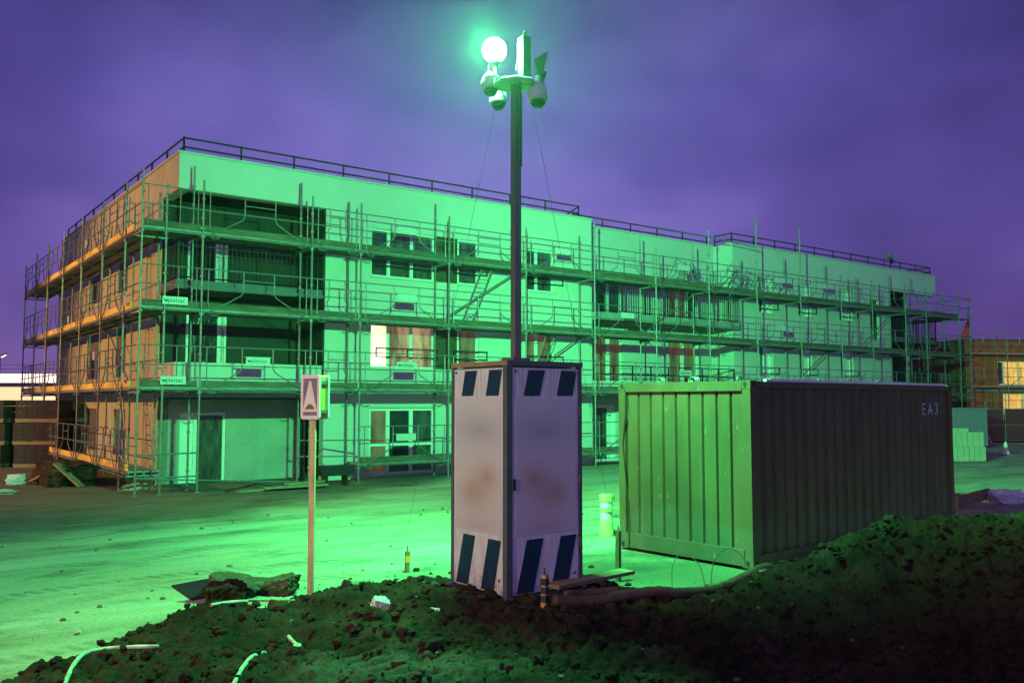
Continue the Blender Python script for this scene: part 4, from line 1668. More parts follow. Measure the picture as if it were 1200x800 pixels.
corrugated(W_ - 0.24, 9, 0.040, 0.24, H_ - 0.14, Ce, 0.80).build('end_wall', CONT, CN, fix=False)
corrugated(W_ - 0.24, 9, 0.040, 0.24, H_ - 0.14, Ce2).build('door_wall', CONT, CN, fix=False)
corrugated(L_ - 0.24, 22, 0.036, 0.17, H_ - 0.09, Cs, 0.5).build('side_wall', CONT, CN, fix=False)
corrugated(L_ - 0.24, 22, 0.036, 0.17, H_ - 0.09, Cs2, 0.5).build('side_wall', CONT, CN, fix=False)
for (x, y) in ((0, 0), (L_ - 0.13, 0), (0, W_ - 0.13), (L_ - 0.13, W_ - 0.13)):
    MB().box(x, x + 0.13, y, y + 0.13, 0.12, H_ - 0.12).build('corner_post', CONT, CN)
for yy in (0.0, W_ - 0.10):
    MB().box(0.131, L_ - 0.131, yy, yy + 0.1, H_ - 0.10, H_ - 0.012).build('top_rail', CONT, CN)
    MB().box(0.131, L_ - 0.131, yy, yy + 0.1, 0.02, 0.17).build('bottom_rail', CONT, CN)
for xx in (-0.012, L_ - 0.10):
    MB().box(xx, xx + 0.115, 0.131, W_ - 0.131, H_ - 0.145, H_ - 0.008).build('header', CONT, CN)
    MB().box(xx, xx + 0.115, 0.131, W_ - 0.131, 0.02, 0.24).build('end_sill', CONT, CN)
for (x, y) in ((-0.006, -0.006), (L_ - 0.165, -0.006), (-0.006, W_ - 0.165), (L_ - 0.165, W_ - 0.165)):
    for z in (0.0, H_ - 0.119):
        cst = MB().box(x, x + 0.171, y, y + 0.171, z, z + 0.119).build('corner_casting', CONT, CN)
        if x < 0:
            h = MB()
            h.prism([(x - 0.002, y + 0.085 + 0.03 * math.cos(t), z + 0.06 + 0.042 * math.sin(t)) for t in np.linspace(0, 2 * PI, 17)[:-1]], (0.001, 0, 0))
            h.build('lifting_hole', CONTDARK, cst)
        if y < 0:
            h = MB()
            h.prism([(x + 0.085 + 0.03 * math.cos(t), y - 0.002, z + 0.06 + 0.042 * math.sin(t)) for t in np.linspace(0, 2 * PI, 17)[:-1]], (0, 0.001, 0))
            h.build('lifting_hole', CONTDARK, cst)
MB().box(0.12, L_ - 0.12, 0.11, W_ - 0.11, H_ - 0.06, H_ - 0.02).build('roof', CONT, CN)
MB().box(0.12, L_ - 0.12, 0.11, W_ - 0.11, 0.05, 0.12).build('floor', CONTDARK, CN)
mb = MB()
mb.path([(-0.02, W_ - 0.12, H_ - 0.05), (-0.03, W_ - 0.2, H_ - 0.25), (-0.025, W_ - 0.1, 1.6), (-0.025, W_ - 0.17, 1.0), (-0.025, W_ - 0.22, 0.4), (-0.03, W_ - 0.22, 0.05)], 0.008, 6)
mb.build('cable', BLACKSTEEL, CN)
lettering('lettering', 'EA3', 0.30, CONTLETTER, CN, Matrix.Translation((5.48, 0.0255, 2.12)) @ Matrix.Rotation(PI / 2, 4, 'X'), spacing=1.5)
# worn white dabs of paint on the long wall
# things lying on the container roof
RC = CN.matrix_basis.copy()
CNM = Matrix.Translation((3.27, 12.1, 0.03)) @ Matrix.Rotation(0.705, 4, 'Z')
for k, (y, x0, x1, r, lab) in enumerate(((0.03, 0.4, 6.15, 0.022, 'thin pale batten along the edge of the container roof'),
                                        (0.30, 0.9, 5.4, 0.03, 'thicker pale batten lying inside the thin one on the container roof'))):
    mb = MB().bar((x0, y, H_ - 0.018 + r), (x1, y + 0.05, H_ - 0.018 + r), r * 2.4, r * 2)
    o = mb.build('roof_batten', CONEW, None)
    o.matrix_world = CNM
    tag(o, lab, 'batten')


def coil():
    mb = MB()
    for k in range(3):
        pts = [(0.075 * math.cos(t) + 0.025 * k, 0.012 * k, 0.045 + 0.05 * math.sin(t)) for t in np.linspace(0, 2 * PI, 19)]
        mb.path(pts, 0.009, 5)
    return mb.build('wire_coil', STEEL)


c0 = coil()
for k, (x, y, rz) in enumerate(((0.1, 1.0, 1.4), (0.15, 0.28, 0.2), (2.3, 0.3, 0.3), (4.1, 0.25, -.2), (0.25, 1.75, 1.2))):
    o = c0 if k == 0 else copy_tree(c0)
    o.matrix_world = CNM @ Matrix.Translation((x, y, H_ - 0.03)) @ Matrix.Rotation(rz, 4, 'Z')
    lab = ['small wire coil above the middle of the container end', 'small wire coil above the container corner facing the hoses', 'small wire coil a third of the way along the container roof edge',
           'small wire coil two thirds of the way along the container roof edge', 'small wire coil on the container roof towards the plastic bollard'][k]
    tag(o, lab, 'wire coil', 'wire coils on the container roof')

# ------------------------------------------------------------------ road sign on its post
sgz = soil_h(-2.36, 10.45)
SG = empty('road_sign', (-2.33, 10.35, max(0.0, sgz - 0.02)), 0.0, 'double-sided speed hump warning sign on a slim yellow post at the soil edge', 'road sign')
sh = 2.62 - max(0.0, sgz - 0.02)
MB().box(-0.033, 0.033, -0.033, 0.033, -0.3, sh - 0.02).build('post', YELLOWPOST, SG)


def rounded(w, h, r, n=5):
    out = []
    for (cx, cy, a0) in ((w / 2 - r, h / 2 - r, 0), (-w / 2 + r, h / 2 - r, PI / 2), (-w / 2 + r, -h / 2 + r, PI), (w / 2 - r, -h / 2 + r, 1.5 * PI)):
        for k in range(n + 1):
            t = a0 + PI / 2 * k / n
            out.append((cx + r * math.cos(t), cy + r * math.sin(t)))
    return out


zc = sh - 0.27
TILT = -0.32


def sg(pts, y0, th, name, material, parent):
    m_ = MB()
    m_.prism([(x, y0, zc + z) for x, z in pts], (0, th, 0))
    o = m_.build(name, material, parent)
    return o


SGB = empty('sign_box', (0, 0, 0), TILT)
SGB.parent = SG
fb = sg(rounded(0.25, 0.52, 0.03), -0.075, 0.03, 'front_board', SIGNWHITE, SGB)
sg(rounded(0.25, 0.52, 0.03), 0.125, 0.03, 'rear_board', SIGNWHITE, SGB)
MB().box(-0.09, 0.09, -0.044, 0.124, zc - 0.235, zc + 0.235).build('sign_core', SIGNYELLOW, SGB)
MB().box(-0.11, 0.112, -0.043, 0.123, zc + 0.15, zc + 0.19).build('bracket', STEEL, SGB)
MB().box(-0.11, 0.112, -0.043, 0.123, zc - 0.19, zc - 0.15).build('bracket', STEEL, SGB)
sg([(-0.092, -0.15), (-0.092, 0.215), (0.092, 0.215), (0.092, -0.15)], -0.0775, 0.001, 'blue_field', SIGNBLUE, SGB)
sg([(-0.092, -0.15), (0.092, -0.15), (0.012, 0.185), (-0.012, 0.185)], -0.0795, 0.001, 'white_triangle', SIGNWHITE, SGB)
sg([(-0.068, -0.142), (0.068, -0.142), (0.03, -0.095), (0.015, -0.083), (-0.015, -0.083), (-0.03, -0.095)], -0.0815, 0.001, 'hump_symbol', SIGNBROWN, SGB)
sg([(-0.092, -0.215), (0.092, -0.215), (0.092, -0.172), (-0.092, -0.172)], -0.0775, 0.001, 'caption_bar', SIGNBLUE, SGB)

# ------------------------------------------------------------------ plastic bollard
BO = empty('plastic_bollard', (1.62, 15.3, 0), 0.25, 'yellow plastic bollard with pale reflective bands beside the container end', 'bollard')
mb = MB()
mb.lathe([(0.125, 0.0), (0.13, 0.03), (0.122, 0.24), (0.115, 0.27), (0.105, 0.28), (0.105, 0.41), (0.118, 0.415), (0.118, 0.47), (0.10, 0.475), (0.10, 0.58), (0.122, 0.585), (0.122, 0.68), (0.10, 0.71), (0.03, 0.715)], (0, 0, 0), 12)
mb.build('body', BOLLARD, BO)
for z0, z1 in ((0.285, 0.405), (0.48, 0.575)):
    MB().lathe([(0.108, z0), (0.108, z1)], (0, 0, 0), 12).build('reflective_band', BOLLARDW, BO)
MB().box(0.07, 0.14, -0.06, 0.04, 0.60, 0.66).build('reflector', SIGNBROWN, BO)
MB().box(-0.04, 0.05, -0.135, -0.10, 0.42, 0.465).build('clasp', BOLLARD, BO)

# ------------------------------------------------------------------ stakes
for (x, y, h, m_, lab) in ((-1.42, 12.05, 0.3, STAKEW, 'short wooden stake with yellow tape behind the highest soil ridge'),
                           (1.36, 11.45, 0.66, STAKEW, 'plain brown wooden stake between the cabinet and the container'),
                           (0.33, 9.15, 0.34, STAKEY, 'black and yellow taped stake in front of the striped cabinet')):
    z = soil_h(x, y)
    st = empty('marker_stake', (x, y, z), random.uniform(0, 1), lab, 'stake', 'marker stakes in the soil')
    MB().bar((0, 0, -0.2), (0.01, 0, h - 0.02), 0.055, 0.055).build('shaft', m_, st)
    if m_ is STAKEW and h < 0.6:
        MB().box(-0.022, 0.042, -0.031, 0.031, h * 0.45, h * 0.75).build('tape', STAKEY, st)
    if m_ is STAKEY:
        for q in (0.25, 0.5, 0.75):
            MB().box(-0.023, 0.043, -0.031, 0.031, h * q - 0.04, h * q + 0.03).build('black_band', INK, st)
    MB().tube((0.01, 0, h - 0.02), (0.01, 0, h + 0.05), 0.008).build('nail', BLACKSTEEL, st)

# ------------------------------------------------------------------ hoses, conduits and litter in the soil


def drape(pts, r, lift=1.0, step=0.06, sink=0.0):
    pts = [Vector((*p, 0)) for p in pts]
    out = []
    for i in range(len(pts) - 1):
        p0, p1, p2, p3 = pts[max(i - 1, 0)], pts[i], pts[i + 1], pts[min(i + 2, len(pts) - 1)]
        n = max(2, int((p2 - p1).length / step))
        for k in range(n):
            t = k / n
            out.append(0.5 * ((2 * p1) + (-p0 + p2) * t + (2 * p0 - 5 * p1 + 4 * p2 - p3) * t * t + (-p0 + 3 * p1 - 3 * p2 + p3) * t ** 3))
    out.append(pts[-1])
    z = np.array([soil_h(p.x, p.y) for p in out])
    zz = np.convolve(np.pad(z, 4, mode='edge'), np.ones(9) / 9, 'valid')
    return [Vector((p.x, p.y, a + r * lift - sink)) for p, a in zip(out, zz)]


for (pts, r, m_, lab) in (
        ([(0.42, 9.05), (0.95, 9.25), (1.45, 9.45), (1.9, 9.62), (2.4, 9.95), (2.95, 10.2), (3.25, 10.5)], 0.062, HOSE, 'thick brown ribbed drain hose, the one lying closest to the soil hollow'),
        ([(0.55, 9.5), (0.95, 9.62), (1.4, 9.72), (1.85, 10.0), (2.4, 10.1), (2.9, 10.3), (3.2, 10.6)], 0.05, HOSE, 'brown drain hose lying behind the thick ribbed one'),
        ([(2.3, 10.35), (2.6, 10.5), (2.9, 10.62), (3.2, 10.7), (3.55, 10.95)], 0.032, HOSEGREY, 'thin pale hose running under the near corner of the container'),
        ([(2.1, 9.8), (2.5, 9.98), (2.85, 10.1), (3.1, 10.35)], 0.034, HOSEGREY, 'pale hose curving on top of the brown hoses towards the heap')):
    mb = MB().path(drape(pts, r, 1.15), r, 10, (lambda k: 1.0 if k % 2 else 0.9))
    tag(mb.build('drain_hose', m_, smooth=True), lab, 'hose', 'drain hoses by the container')
for (pts, lift, lab) in (
        ([(-2.0, 6.3), (-2.05, 6.61), (-2.11, 7.05), (-2.14, 7.4), (-2.12, 7.7)], 0.9, 'long pale conduit lying diagonally over the dark soil'),
        ([(-3.2, 6.4), (-3.3, 6.65), (-3.45, 7.08), (-3.52, 7.38), (-3.42, 7.54), (-3.22, 7.6), (-3.0, 7.62)], 0.8, 'pale conduit curling over the soil edge near the bottom corner'),
        ([(-2.86, 8.52), (-2.75, 8.7), (-2.62, 8.86)], 0.9, 'short pale conduit end showing on the soil edge'),
        ([(-2.52, 8.84), (-2.42, 8.96), (-2.3, 9.0)], 0.9, 'short pale conduit end showing below the road sign'),
        ([(-2.08, 8.36), (-2.0, 8.2), (-1.89, 8.0), (-1.9, 7.84)], 0.9, 'short hooked pale conduit beside the soil hollow')):
    mb = MB().path(drape(pts, 0.018, lift, 0.05), 0.018, 8)
    tag(mb.build('conduit', CABLEW, smooth=True), lab, 'conduit', 'pale conduits in the soil')
for k, (pts, lab) in enumerate((([(1.95, 10.9, .03), (1.98, 11.0, .28), (2.12, 11.1, .42), (2.3, 11.0, .3), (2.36, 10.9, 0.02)], 'thin bent wire loop before the middle of the container end'),
                                ([(2.42, 10.9, .03), (2.48, 10.95, .35), (2.65, 10.95, .5), (2.82, 10.9, .4), (2.92, 10.75, 0.1)], 'taller thin bent wire loop nearer the container corner'))):
    P_ = [Vector(p) for p in pts]
    out = []
    for i in range(len(P_) - 1):
        p0, p1, p2, p3 = P_[max(i - 1, 0)], P_[i], P_[i + 1], P_[min(i + 2, len(P_) - 1)]
        for q in range(6):
            t = q / 6
            out.append(0.5 * ((2 * p1) + (-p0 + p2) * t + (2 * p0 - 5 * p1 + 4 * p2 - p3) * t * t + (-p0 + 3 * p1 - 3 * p2 + p3) * t ** 3))
    out.append(P_[-1])
    tag(MB().path(out, 0.006, 5).build('bent_wire', HOSE), lab, 'wire', 'bent wires by the container')


def rough_block(w, d, h, name, material, loc, rot, jit=0.15, sub=3, seed=0):
    """A broken lump: a finely divided box worn and chipped by several octaves of noise."""
    import bmesh
    bm = bmesh.new()
    bmesh.ops.create_cube(bm, size=1.0)
    bmesh.ops.subdivide_edges(bm, edges=bm.edges[:], cuts=max(5, min(22, sub * 3)), use_grid_fill=True)
    co_ = np.array([v.co[:] for v in bm.verts])
    co_ *= 1 - 0.16 * (np.abs(co_).sum(1, keepdims=True) - 0.5)
    o3 = seed * 7.31
    for ax in range(3):
        p_, q_, r_ = co_[:, ax], co_[:, (ax + 1) % 3], co_[:, (ax + 2) % 3]
        co_[:, ax] = p_ + jit * (0.9 * perlin(q_ * 2.3 + o3 + ax * 5, r_ * 2.3 + p_ * 1.7) + 0.5 * perlin(q_ * 6 + o3, r_ * 6 - p_ * 5 + ax) + 0.28 * perlin(q_ * 15 + ax, r_ * 15 + p_ * 11 + o3))
    for v, c in zip(bm.verts, co_):
        v.co = Vector((c[0] * w, c[1] * d, c[2] * h))
    me_ = bpy.data.meshes.new(name)
    bm.to_mesh(me_)
    bm.free()
    me_.materials.append(material)
    o = bpy.data.objects.new(name, me_)
    COL.objects.link(o)
    o.location = loc
    o.rotation_euler = rot
    return o


tag(rough_block(0.17, 0.13, 0.16, 'stone_block', STONE, (-1.32, 8.95, soil_h(-1.32, 8.95) + 0.08), (0.3, 0.25, 0.4), 0.12, 3, 3), 'white broken block lying on the dark soil', 'block')
tag(rough_block(0.66, 0.42, 0.2, 'concrete_chunk', CHUNK, (-3.3, 10.75, 0.08), (0.15, 0.12, -0.25), 0.22, 6, 5), 'big broken concrete chunk lying on the sandy ground beyond the soil', 'rubble')
tag(rough_block(0.42, 0.36, 0.24, 'earth_lump', SOIL, (-3.3, 10.3, 0.1), (0.1, 0.0, 0.5), 0.25, 6, 8), 'dark earth lump in front of the concrete chunk', 'earth lump')
tag(rough_block(0.55, 0.3, 0.2, 'concrete_chunk', CHUNK, (-2.85, 10.75, 0.08), (0.1, -0.22, -0.3), 0.2, 6, 9), 'flatter broken concrete slab leaning against the big chunk', 'rubble')
mb = MB()
mb.quad((-4.25, 11.15, 0.015), (-3.75, 11.2, 0.1), (-3.55, 10.55, 0.03), (-3.7, 10.35, 0.012))
mb.quad((-4.25, 11.15, 0.009), (-3.7, 10.35, 0.006), (-3.55, 10.55, 0.024), (-3.75, 11.2, 0.094))
tag(mb.build('plastic_sheet', SHEETM), 'torn black sheet sticking out beside the concrete chunk', 'sheet')
o = MB().bar((0.42, 9.55, 0.33), (1.36, 10.55, 0.30), 0.22, 0.04).build('timber_plank', WOOD)
tag(o, 'grey timber plank lying from the cabinet foot to the brown stake', 'plank')
for k, (x, y, z, lab) in enumerate(((-0.75, 8.7, 0, 'tiny white scrap on the soil before the cabinet'), (0.05, 6.6, 0, 'tiny white scrap at the bottom of the flat soil'), (-4.3, 8.9, 0, 'pale scrap on the sand near the soil edge'),
                                    (-9.6, 15.9, 0, 'pale yellowish scrap on the dark wet ground'))):
    tag(rough_block(0.09, 0.05, 0.03, 'litter_scrap', SPECKW if k else STONE, (x, y, soil_h(x, y) + 0.015), (0.2, 0.1, k), 0.3, 2, 20 + k), lab, 'litter', 'pale litter scraps')
# white sack and low edge board behind the heap
tag(rough_block(0.85, 0.5, 0.32, 'white_sack', BAGM, (11.2, 20.2, 0.14), (0, 0, 0.3), 0.16, 5, 31), 'white sack lying on the ground behind the soil heap', 'sack')
tag(MB().bar((9.6, 19.2, 0.12), (10.9, 20.3, 0.2), 0.06, 0.24).build('timber_plank', WOOD), 'brown board lying on edge between the container and the white sack', 'plank')

# ------------------------------------------------------------------ clutter along the foot of the gable


def bld(s, t, z=0.0):
    return CORNER + U * s + V * t + Vector((0, 0, z))


tag(MB().bar((-12.35, 24.0, 0.62), (-11.55, 23.8, 0.03), 0.22, 0.05).build('timber_plank', WOOD), 'long plank leaning on a green timber stub near the gable scaffold', 'plank')
tag(MB().box(-0.14, 0.14, -0.12, 0.12, 0, 0.56).build('timber_stub', WOOD, loc=(-12.35, 24.15, 0), rot=(0, 0, 0.3)), 'upright timber stub holding up the leaning plank', 'timber')
tag(MB().bar((-13.4, 24.6, 0.06), (-12.6, 24.3, 0.42), 0.12, 0.05).build('timber_plank', WOOD), 'shorter plank tilted up from the ground beside the white bag', 'plank')
tag(rough_block(0.45, 0.35, 0.3, 'rubbish_bag', BAGM, (-13.75, 24.6, 0.13), (0, 0, 0.2), 0.18, 4, 41), 'pale knotted rubbish bag on the ground before the block stacks', 'bag')
tag(rough_block(0.95, 0.3, 0.12, 'torn_sacking', SPECKW, (-12.9, 22.0, 0.05), (0.05, 0, 0.35), 0.35, 5, 42), 'crumpled pale sacking on the dark ground near the leaning plank', 'sacking')
tag(rough_block(0.5, 0.3, 0.22, 'rubble_heap', BEIGE, bld(-0.75, 0.6, 0.05), (0, 0, 0.3), 0.35, 5, 43), 'pale rubble under the orange-lit gable scaffold', 'rubble')
tag(rough_block(2.8, 1.3, 0.9, 'soil_heap', SOIL, bld(-1.9, 3.8, 0.15), (0, 0, YAW + 1.57), 0.14, 7, 44), 'dark soil heap piled against the foot of the gable scaffold', 'soil heap')
for k, (s, t, L, rz, lab) in enumerate(((2.1, -1.75, 2.0, 0.05, 'long flat board on the ground before the corner terrace'), (2.6, -1.95, 1.7, -0.06, 'second board lying across the long one before the corner terrace'),
                                        (3.05, -1.6, 1.2, 0.12, 'shortest board beside the scaffold foot before the corner terrace'))):
    mb = MB().bar((-L / 2, 0, 0.03 + 0.05 * k), (L / 2, 0, 0.045 + 0.05 * k), 0.24, 0.045)
    tag(mb.build('timber_plank', WOOD, loc=bld(s, t), rot=(0, 0, YAW + rz)), lab, 'plank', 'boards before the corner terrace')
tag(MB().path([bld(0.9, -1.5, 0.03), bld(1.3, -1.7, 0.12), bld(1.8, -1.4, 0.16), bld(2.3, -1.6, 0.05), bld(2.7, -1.4, 0.03)], 0.025, 6).build('loose_cable', BLACKSTEEL), 'dark loose cable curling along the ground before the terrace door', 'cable')
tr = empty('material_skip', bld(3.9, -1.55, 0), YAW, 'low dark steel tray on feet beside the scaffold before the corner terrace', 'tray')
mb = MB()
mb.prism([(-0.42, -0.2, 0.28), (0.42, -0.2, 0.28), (0.55, -0.2, 0.55), (-0.55, -0.2, 0.55)], (0, 0.4, 0))
mb.build('tray_body', BLACKSTEEL, tr)
for x in (-0.3, 0.3):
    MB().box(x - 0.03, x + 0.03, -0.15, 0.15, 0, 0.279).build('foot', BLACKSTEEL, tr)

# ------------------------------------------------------------------ stacks of concrete blocks beyond the gable
lv = ['bottom', 'middle', 'top']


def pallet_load():
    o = empty('block_pallet', (0, 0, 0))
    mb = MB()
    r = random.Random(4)
    for i in range(4):
        for j in range(3):
            for k in range(3):
                mb.box(-0.72 + i * 0.365, -0.72 + i * 0.365 + 0.355, -0.6 + j * 0.405, -0.6 + j * 0.405 + 0.395, 0.14 + k * 0.212, 0.14 + k * 0.212 + 0.205)
    mb.build('block_load', BLOCKS, o)
    mb = MB()
    for y in (-0.55, 0, 0.55):
        mb.box(-0.72, 0.72, y - 0.05, y + 0.05, 0, 0.09)
    mb.box(-0.74, 0.74, -0.6, 0.6, 0.092, 0.125)
    mb.build('pallet', WOOD, o)
    return o


p0 = pallet_load()
first = True
for c, (x, y, nm) in enumerate(((-18.55, 31.3, 'stack at the edge of view'), (-16.75, 31.6, 'stack beside the gable scaffold'), (-15.1, 32.6, 'stack behind the scaffold uprights'), (-16.9, 33.6, 'stack of the rear row'))):
    for k in range(3):
        o = p0 if first else copy_tree(p0)
        first = False
        o.location = (x + random.uniform(-.05, .05), y + random.uniform(-.05, .05), 0.0 + k * 0.785)
        o.rotation_euler = (0, 0, 0.12 + random.uniform(-.05, .05))
        tag(o, 'pallet of dark concrete blocks, %s of the %s' % (lv[k], nm), 'block pallet', 'pallets of concrete blocks')

# ------------------------------------------------------------------ lit hall far left
LH = empty('lit_hall', (-41.5, 62, 0), 0.06, 'low floodlit hall with two glowing pale bands beyond the block stacks', 'building')
mb = MB()
mb.box(-22, 14.5, 0.2, 18, 0, 4.3)
mb.build('wall', CONCRETE, LH)
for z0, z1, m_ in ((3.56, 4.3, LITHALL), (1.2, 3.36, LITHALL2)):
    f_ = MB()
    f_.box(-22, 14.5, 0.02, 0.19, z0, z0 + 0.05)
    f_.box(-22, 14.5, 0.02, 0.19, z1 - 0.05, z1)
    fo = f_.build('wall_band', COPING, LH)
    MB().box(-22, 14.5, 0.06, 0.18, z0 + 0.052, z1 - 0.052).build('glow_strip', m_, fo)  # brightness of the lit wall made as glowing strips, not real windows
mb = MB()
mb.tube((-22, 0.3, 4.9), (14.4, 0.3, 4.9), 0.025)
mb.tube((-22, 0.3, 4.6), (14.4, 0.3, 4.6), 0.02)
for k in range(16):
    mb.tube((-21.6 + k * 2.4, 0.3, 4.3), (-21.6 + k * 2.4, 0.3, 4.92), 0.03)
mb.build('roof_railing', COPING, LH)
SLP = empty('street_lamp', (-33.9, 58.2, 0), 0, 'small lit street lamp rising before the floodlit hall', 'street lamp')
MB().tube((0, 0, 0), (0, 0, 5.25), 0.06, 8, 0.04).build('pole', BLACKSTEEL, SLP)
MB().bar((-0.05, 0, 5.22), (0.4, 0, 5.45), 0.14, 0.08).build('lamp_head', BLACKSTEEL, SLP)
MB().bar((0.08, 0, 5.2), (0.38, 0, 5.36), 0.12, 0.06).build('lens', LITHALL, SLP)

# ------------------------------------------------------------------ far right: brick building, grey hall, cabin, block pile, cone
BR = empty('brick_building', (25.9, 50.2, 0), 0.16, 'brown brick housing block with amber lit windows and its own scaffold', 'building')


def Mb(a, d, z):
    return (a, -d, z)


bh = [(2.05, 3.9, 3.25, 4.6), (2.3, 3.9, 1.55, 2.75), (5.0, 6.5, 3.25, 4.6), (5.0, 6.5, 1.55, 2.75), (8, 9.5, 3.25, 4.6)]
wall(Mb, 0, 14, 0, 5.75, bh, 0, 0.3, 'wall', BRICK, BR)
MB().box(0, 0.3, 0.301, 9, 0, 5.75).build('side_wall', BRICK, BR)
MB().box(13.7, 14, 0.301, 9, 0, 5.75).build('side_wall', BRICK, BR)
MB().box(0.001, 13.99, 8.7, 9, 0, 5.74).build('back_wall', BRICK, BR)
MB().box(-0.05, 14.05, -0.06, 9.05, 5.753, 5.86).build('roof', BROWNPANEL, BR)
for k, (a0, a1, z0, z1) in enumerate(bh):
    window(Mb, a0, a1, z0, z1, -0.1, [0.35, 1, .45] if k != 1 else [0.12, 1, .15], [PANE, LITWIN, LITWIN] if k == 0 else [LITWIN] * 3, BR)
mb = MB()
bx(mb, Mb, 0.02, 14, 0.03, 0.004, 2.85, 3.0)
mb.build('string_course', CONCRETE, BR)
FSCA = empty('small_scaffold', (25.9, 50.2, 0), 0.16, 'thin dark scaffold standing in front of the brick housing block', 'scaffold')
for k in range(6):
    for d in (0.4, 1.2):
        a = -0.6 + k * 2.3
        MB().tube((a, -d, 0), (a, -d, 6.4), 0.028).build('upright', STEEL, FSCA)
for z in (1.35, 3.15, 5.0):
    for k in range(5):
        a = -0.6 + k * 2.3
        MB().box(a + 0.03, a + 2.27, -1.15, -0.45, z - 0.06, z).build('deck', DECKM, FSCA)
        mb = MB()
        for zz in (0.5, 1.0):
            mb.tube((a, -1.22, z + zz), (a + 2.3, -1.22, z + zz), 0.02)
        mb.path([(a + 0.15, -1.22, z + 0.05), (a + 0.8, -1.22, z + 0.5), (a + 0.8, -1.22, z + 1), ], 0.02, 5)
        mb.path([(a + 2.15, -1.22, z + 0.05), (a + 1.5, -1.22, z + 0.5), (a + 1.5, -1.22, z + 1), ], 0.02, 5)
        mb.build('guard_rail', STEEL, FSCA)
FL = empty('site_flag', (25.75, 50.0, 0), 0.2, 'slim red flag rising beside the brick housing block', 'flag')
MB().tube((0.35, 0, 0), (0.35, 0, 7.6), 0.025).build('pole', BLACKSTEEL, FL)
mb = MB()
mb.prism([(0.33, 0, 7.5), (0.3, 0.05, 6.9), (-0.12, 0.1, 6.0), (0.1, 0.05, 5.85), (0.33, 0, 6.0)], (0.0, 0.02, 0.0))
mb.build('cloth', FLAGM, FL)
GH = empty('grey_hall', (24.0, 66, 0), -0.03, 'plain blue-grey hall with a dark band, seen through the far scaffold', 'building')
MB().box(0, 11.5, 0, 14, 0, 3.85).build('wall', HALL, GH)
MB().box(0, 11.5, 0.02, 14, 4.25, 5.6).build('upper_wall', HALL, GH)
MB().box(0.05, 11.45, 0.06, 13.9, 3.852, 4.248).build('wall_band', HALLDARK, GH)
MB().box(-0.1, 11.6, -0.1, 14.1, 5.603, 5.72).build('roof', HALLDARK, GH)
mb = MB()
for k in range(8):
    mb.box(0.5 + 1.4 * k, 0.56 + 1.4 * k, -0.05, -0.004, 0, 3.84)
mb.build('wall_rib', HALLDARK, GH)
SCB = empty('site_cabin', (21.4, 43.6, 0), -0.12, 'small pale grey site cabin standing behind the block pile', 'site cabin')
MB().box(0, 1.95, 0, 2.4, 0.12, 1.9).build('wall', CABINM, SCB)
MB().box(-0.05, 2.0, -0.05, 2.45, 1.903, 1.98).build('roof', CABINM, SCB)
MB().box(0.05, 1.9, 0.1, 2.3, 0, 0.119).build('skid', BLACKSTEEL, SCB)
mb = MB()
for k in range(9):
    mb.box(0.12 + k * 0.2, 0.16 + k * 0.2, -0.018, -0.003, 0.2, 1.82)
mb.build('wall_rib', CABINM, SCB)
MB().box(1.953, 1.97, 0.5, 1.3, 0.2, 1.75).build('door', HALLDARK, SCB)
# pile of pale blocks
k = 0
for (x, z, w, lab) in ((16.9, 0, 0.62, 'lower pale block beside the container end'), (17.55, 0, 0.62, 'lower pale block at the outer end of the pile'), (16.85, 0.56, 0.62, 'pale block stacked second beside the container'),
                       (17.5, 0.56, 0.60, 'pale block stacked second at the outer end of the pile'), (16.95, 1.1, 0.58, 'pale block lying topmost on the pile')):
    h = 0.55 if z < 1 else 0.16
    bp_ = empty('insulation_pack', (x, 34.0, z + 0.01), 0.02 * (k % 3 - 1) - 0.1, lab, 'block pack', 'pile of pale block packs')
    mb = MB()
    mb.box(0, w, 0, 0.9, 0, h)
    mb.build('pack', BLOCKSG, bp_)
    mb = MB()
    for q in (0.2, 0.42):
        mb.box(q, q + 0.02, -0.004, 0.904, -0.003, h + 0.004)
    mb.build('strap', CABINM, bp_)
    k += 1
CO = empty('traffic_cone', (21.2, 38, 0), 0, 'small traffic cone with white bands on the ground before the brick block', 'traffic cone')
MB().box(-0.2, 0.2, -0.2, 0.2, 0, 0.04).build('base', CONEM, CO)
MB().lathe([(0.14, 0.04), (0.11, 0.2)], (0, 0, 0), 14).build('cone_body', CONEW, CO)
MB().lathe([(0.108, 0.202), (0.085, 0.34)], (0, 0, 0), 14).build('dark_band', CONEM, CO)
MB().lathe([(0.083, 0.342), (0.05, 0.56)], (0, 0, 0), 14).build('upper_band', CONEW, CO)
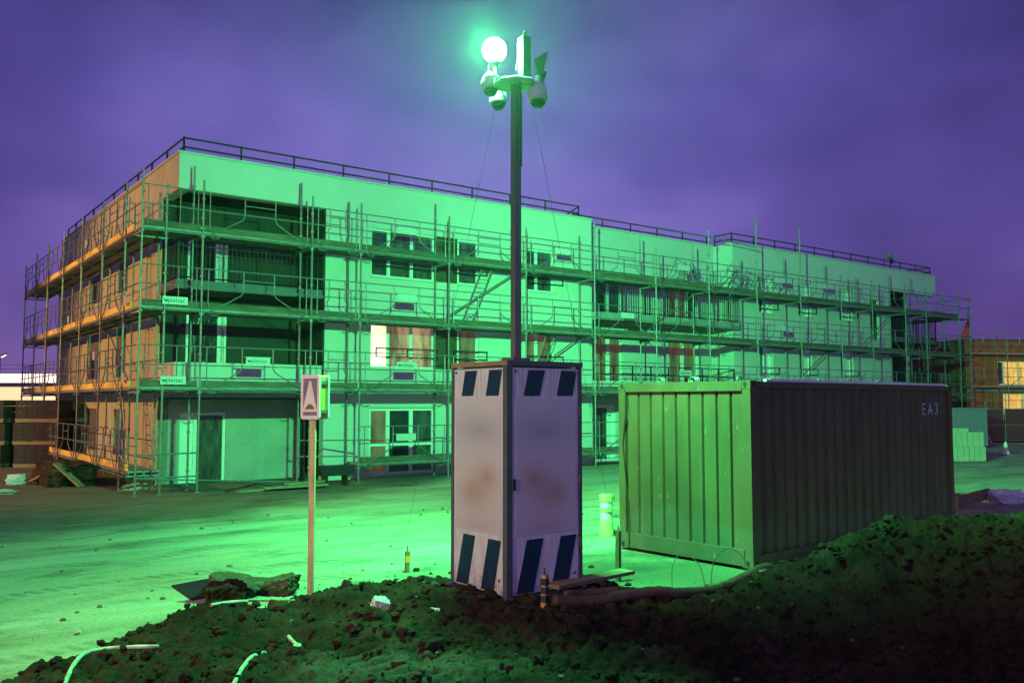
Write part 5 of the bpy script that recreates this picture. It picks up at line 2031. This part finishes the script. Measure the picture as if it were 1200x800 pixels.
# leaning ladders and dark heap, fence before the brick block
for k, (x, dxx, lab) in enumerate(((24.2, -0.35, 'pale prop leaning against the site fence, nearer the cabin'), (25.5, -0.5, 'pale prop leaning against the site fence, nearer the cone'))):
    tag(MB().bar((x, 47.0, 0.02), (x + dxx, 47.9, 1.85), 0.1, 0.06).build('timber_prop', SPECKW), lab, 'prop', 'props leaning on the fence')
for k in range(4):
    fx = 22.6 + k * 2.3
    FE = empty('site_fence', (fx, 48.2 + 0.25 * k, 0), 0.1, ['site fence panel beside the cabin', 'site fence panel behind the leaning props', 'site fence panel behind the traffic cone', 'site fence panel at the edge of view'][k], 'fence panel', 'site fence panels')
    mb = MB()
    for x in (0, 2.2):
        mb.tube((x, 0, 0), (x, 0, 1.9), 0.025)
    for z in (0.15, 1.0, 1.88):
        mb.tube((0, 0, z), (2.2, 0, z), 0.02)
    mb.build('frame', STEEL, FE)
    mb = MB()
    mb.box(0.03, 2.17, -0.006, 0.006, 0.2, 1.86)
    mb.build('privacy_sheet', HALLDARK, FE)
tag(rough_block(3.2, 1.2, 0.8, 'soil_heap', SOIL, (26.8, 41.5, 0.1), (0, 0, 0.1), 0.12, 7, 60), 'low dark soil heap on the ground beyond the traffic cone', 'soil heap')
tag(rough_block(1.8, 1.0, 0.7, 'timber_pile', SPECKW, (23.2, 45.6, 0.2), (0, 0, 0.2), 0.2, 6, 61), 'untidy grey timber pile between the cabin and the leaning props', 'timber pile')

# ------------------------------------------------------------------ added thin volume standing in for the glow round the lit floodlight
HZ = MB()
HZ.box(-75, 75, -30, 95, -1.0, 14)
hz = HZ.build('glow_volume', MATS['white_plate'])
hm = bpy.data.materials.new('lamp_glow_volume')
hm.use_nodes = True
hn = hm.node_tree.nodes
for n in list(hn):
    hn.remove(n)
ho = hn.new('ShaderNodeOutputMaterial')
hv = hn.new('ShaderNodeVolumePrincipled')
hv.inputs['Color'].default_value = (0.9, 0.9, 0.9, 1)
hv.inputs['Density'].default_value = 0.0005
hv.inputs['Anisotropy'].default_value = 0.78
hm.node_tree.links.new(hv.outputs[0], ho.inputs['Volume'])
hz.data.materials.clear()
hz.data.materials.append(hm)
tag(hz, kind='stuff')
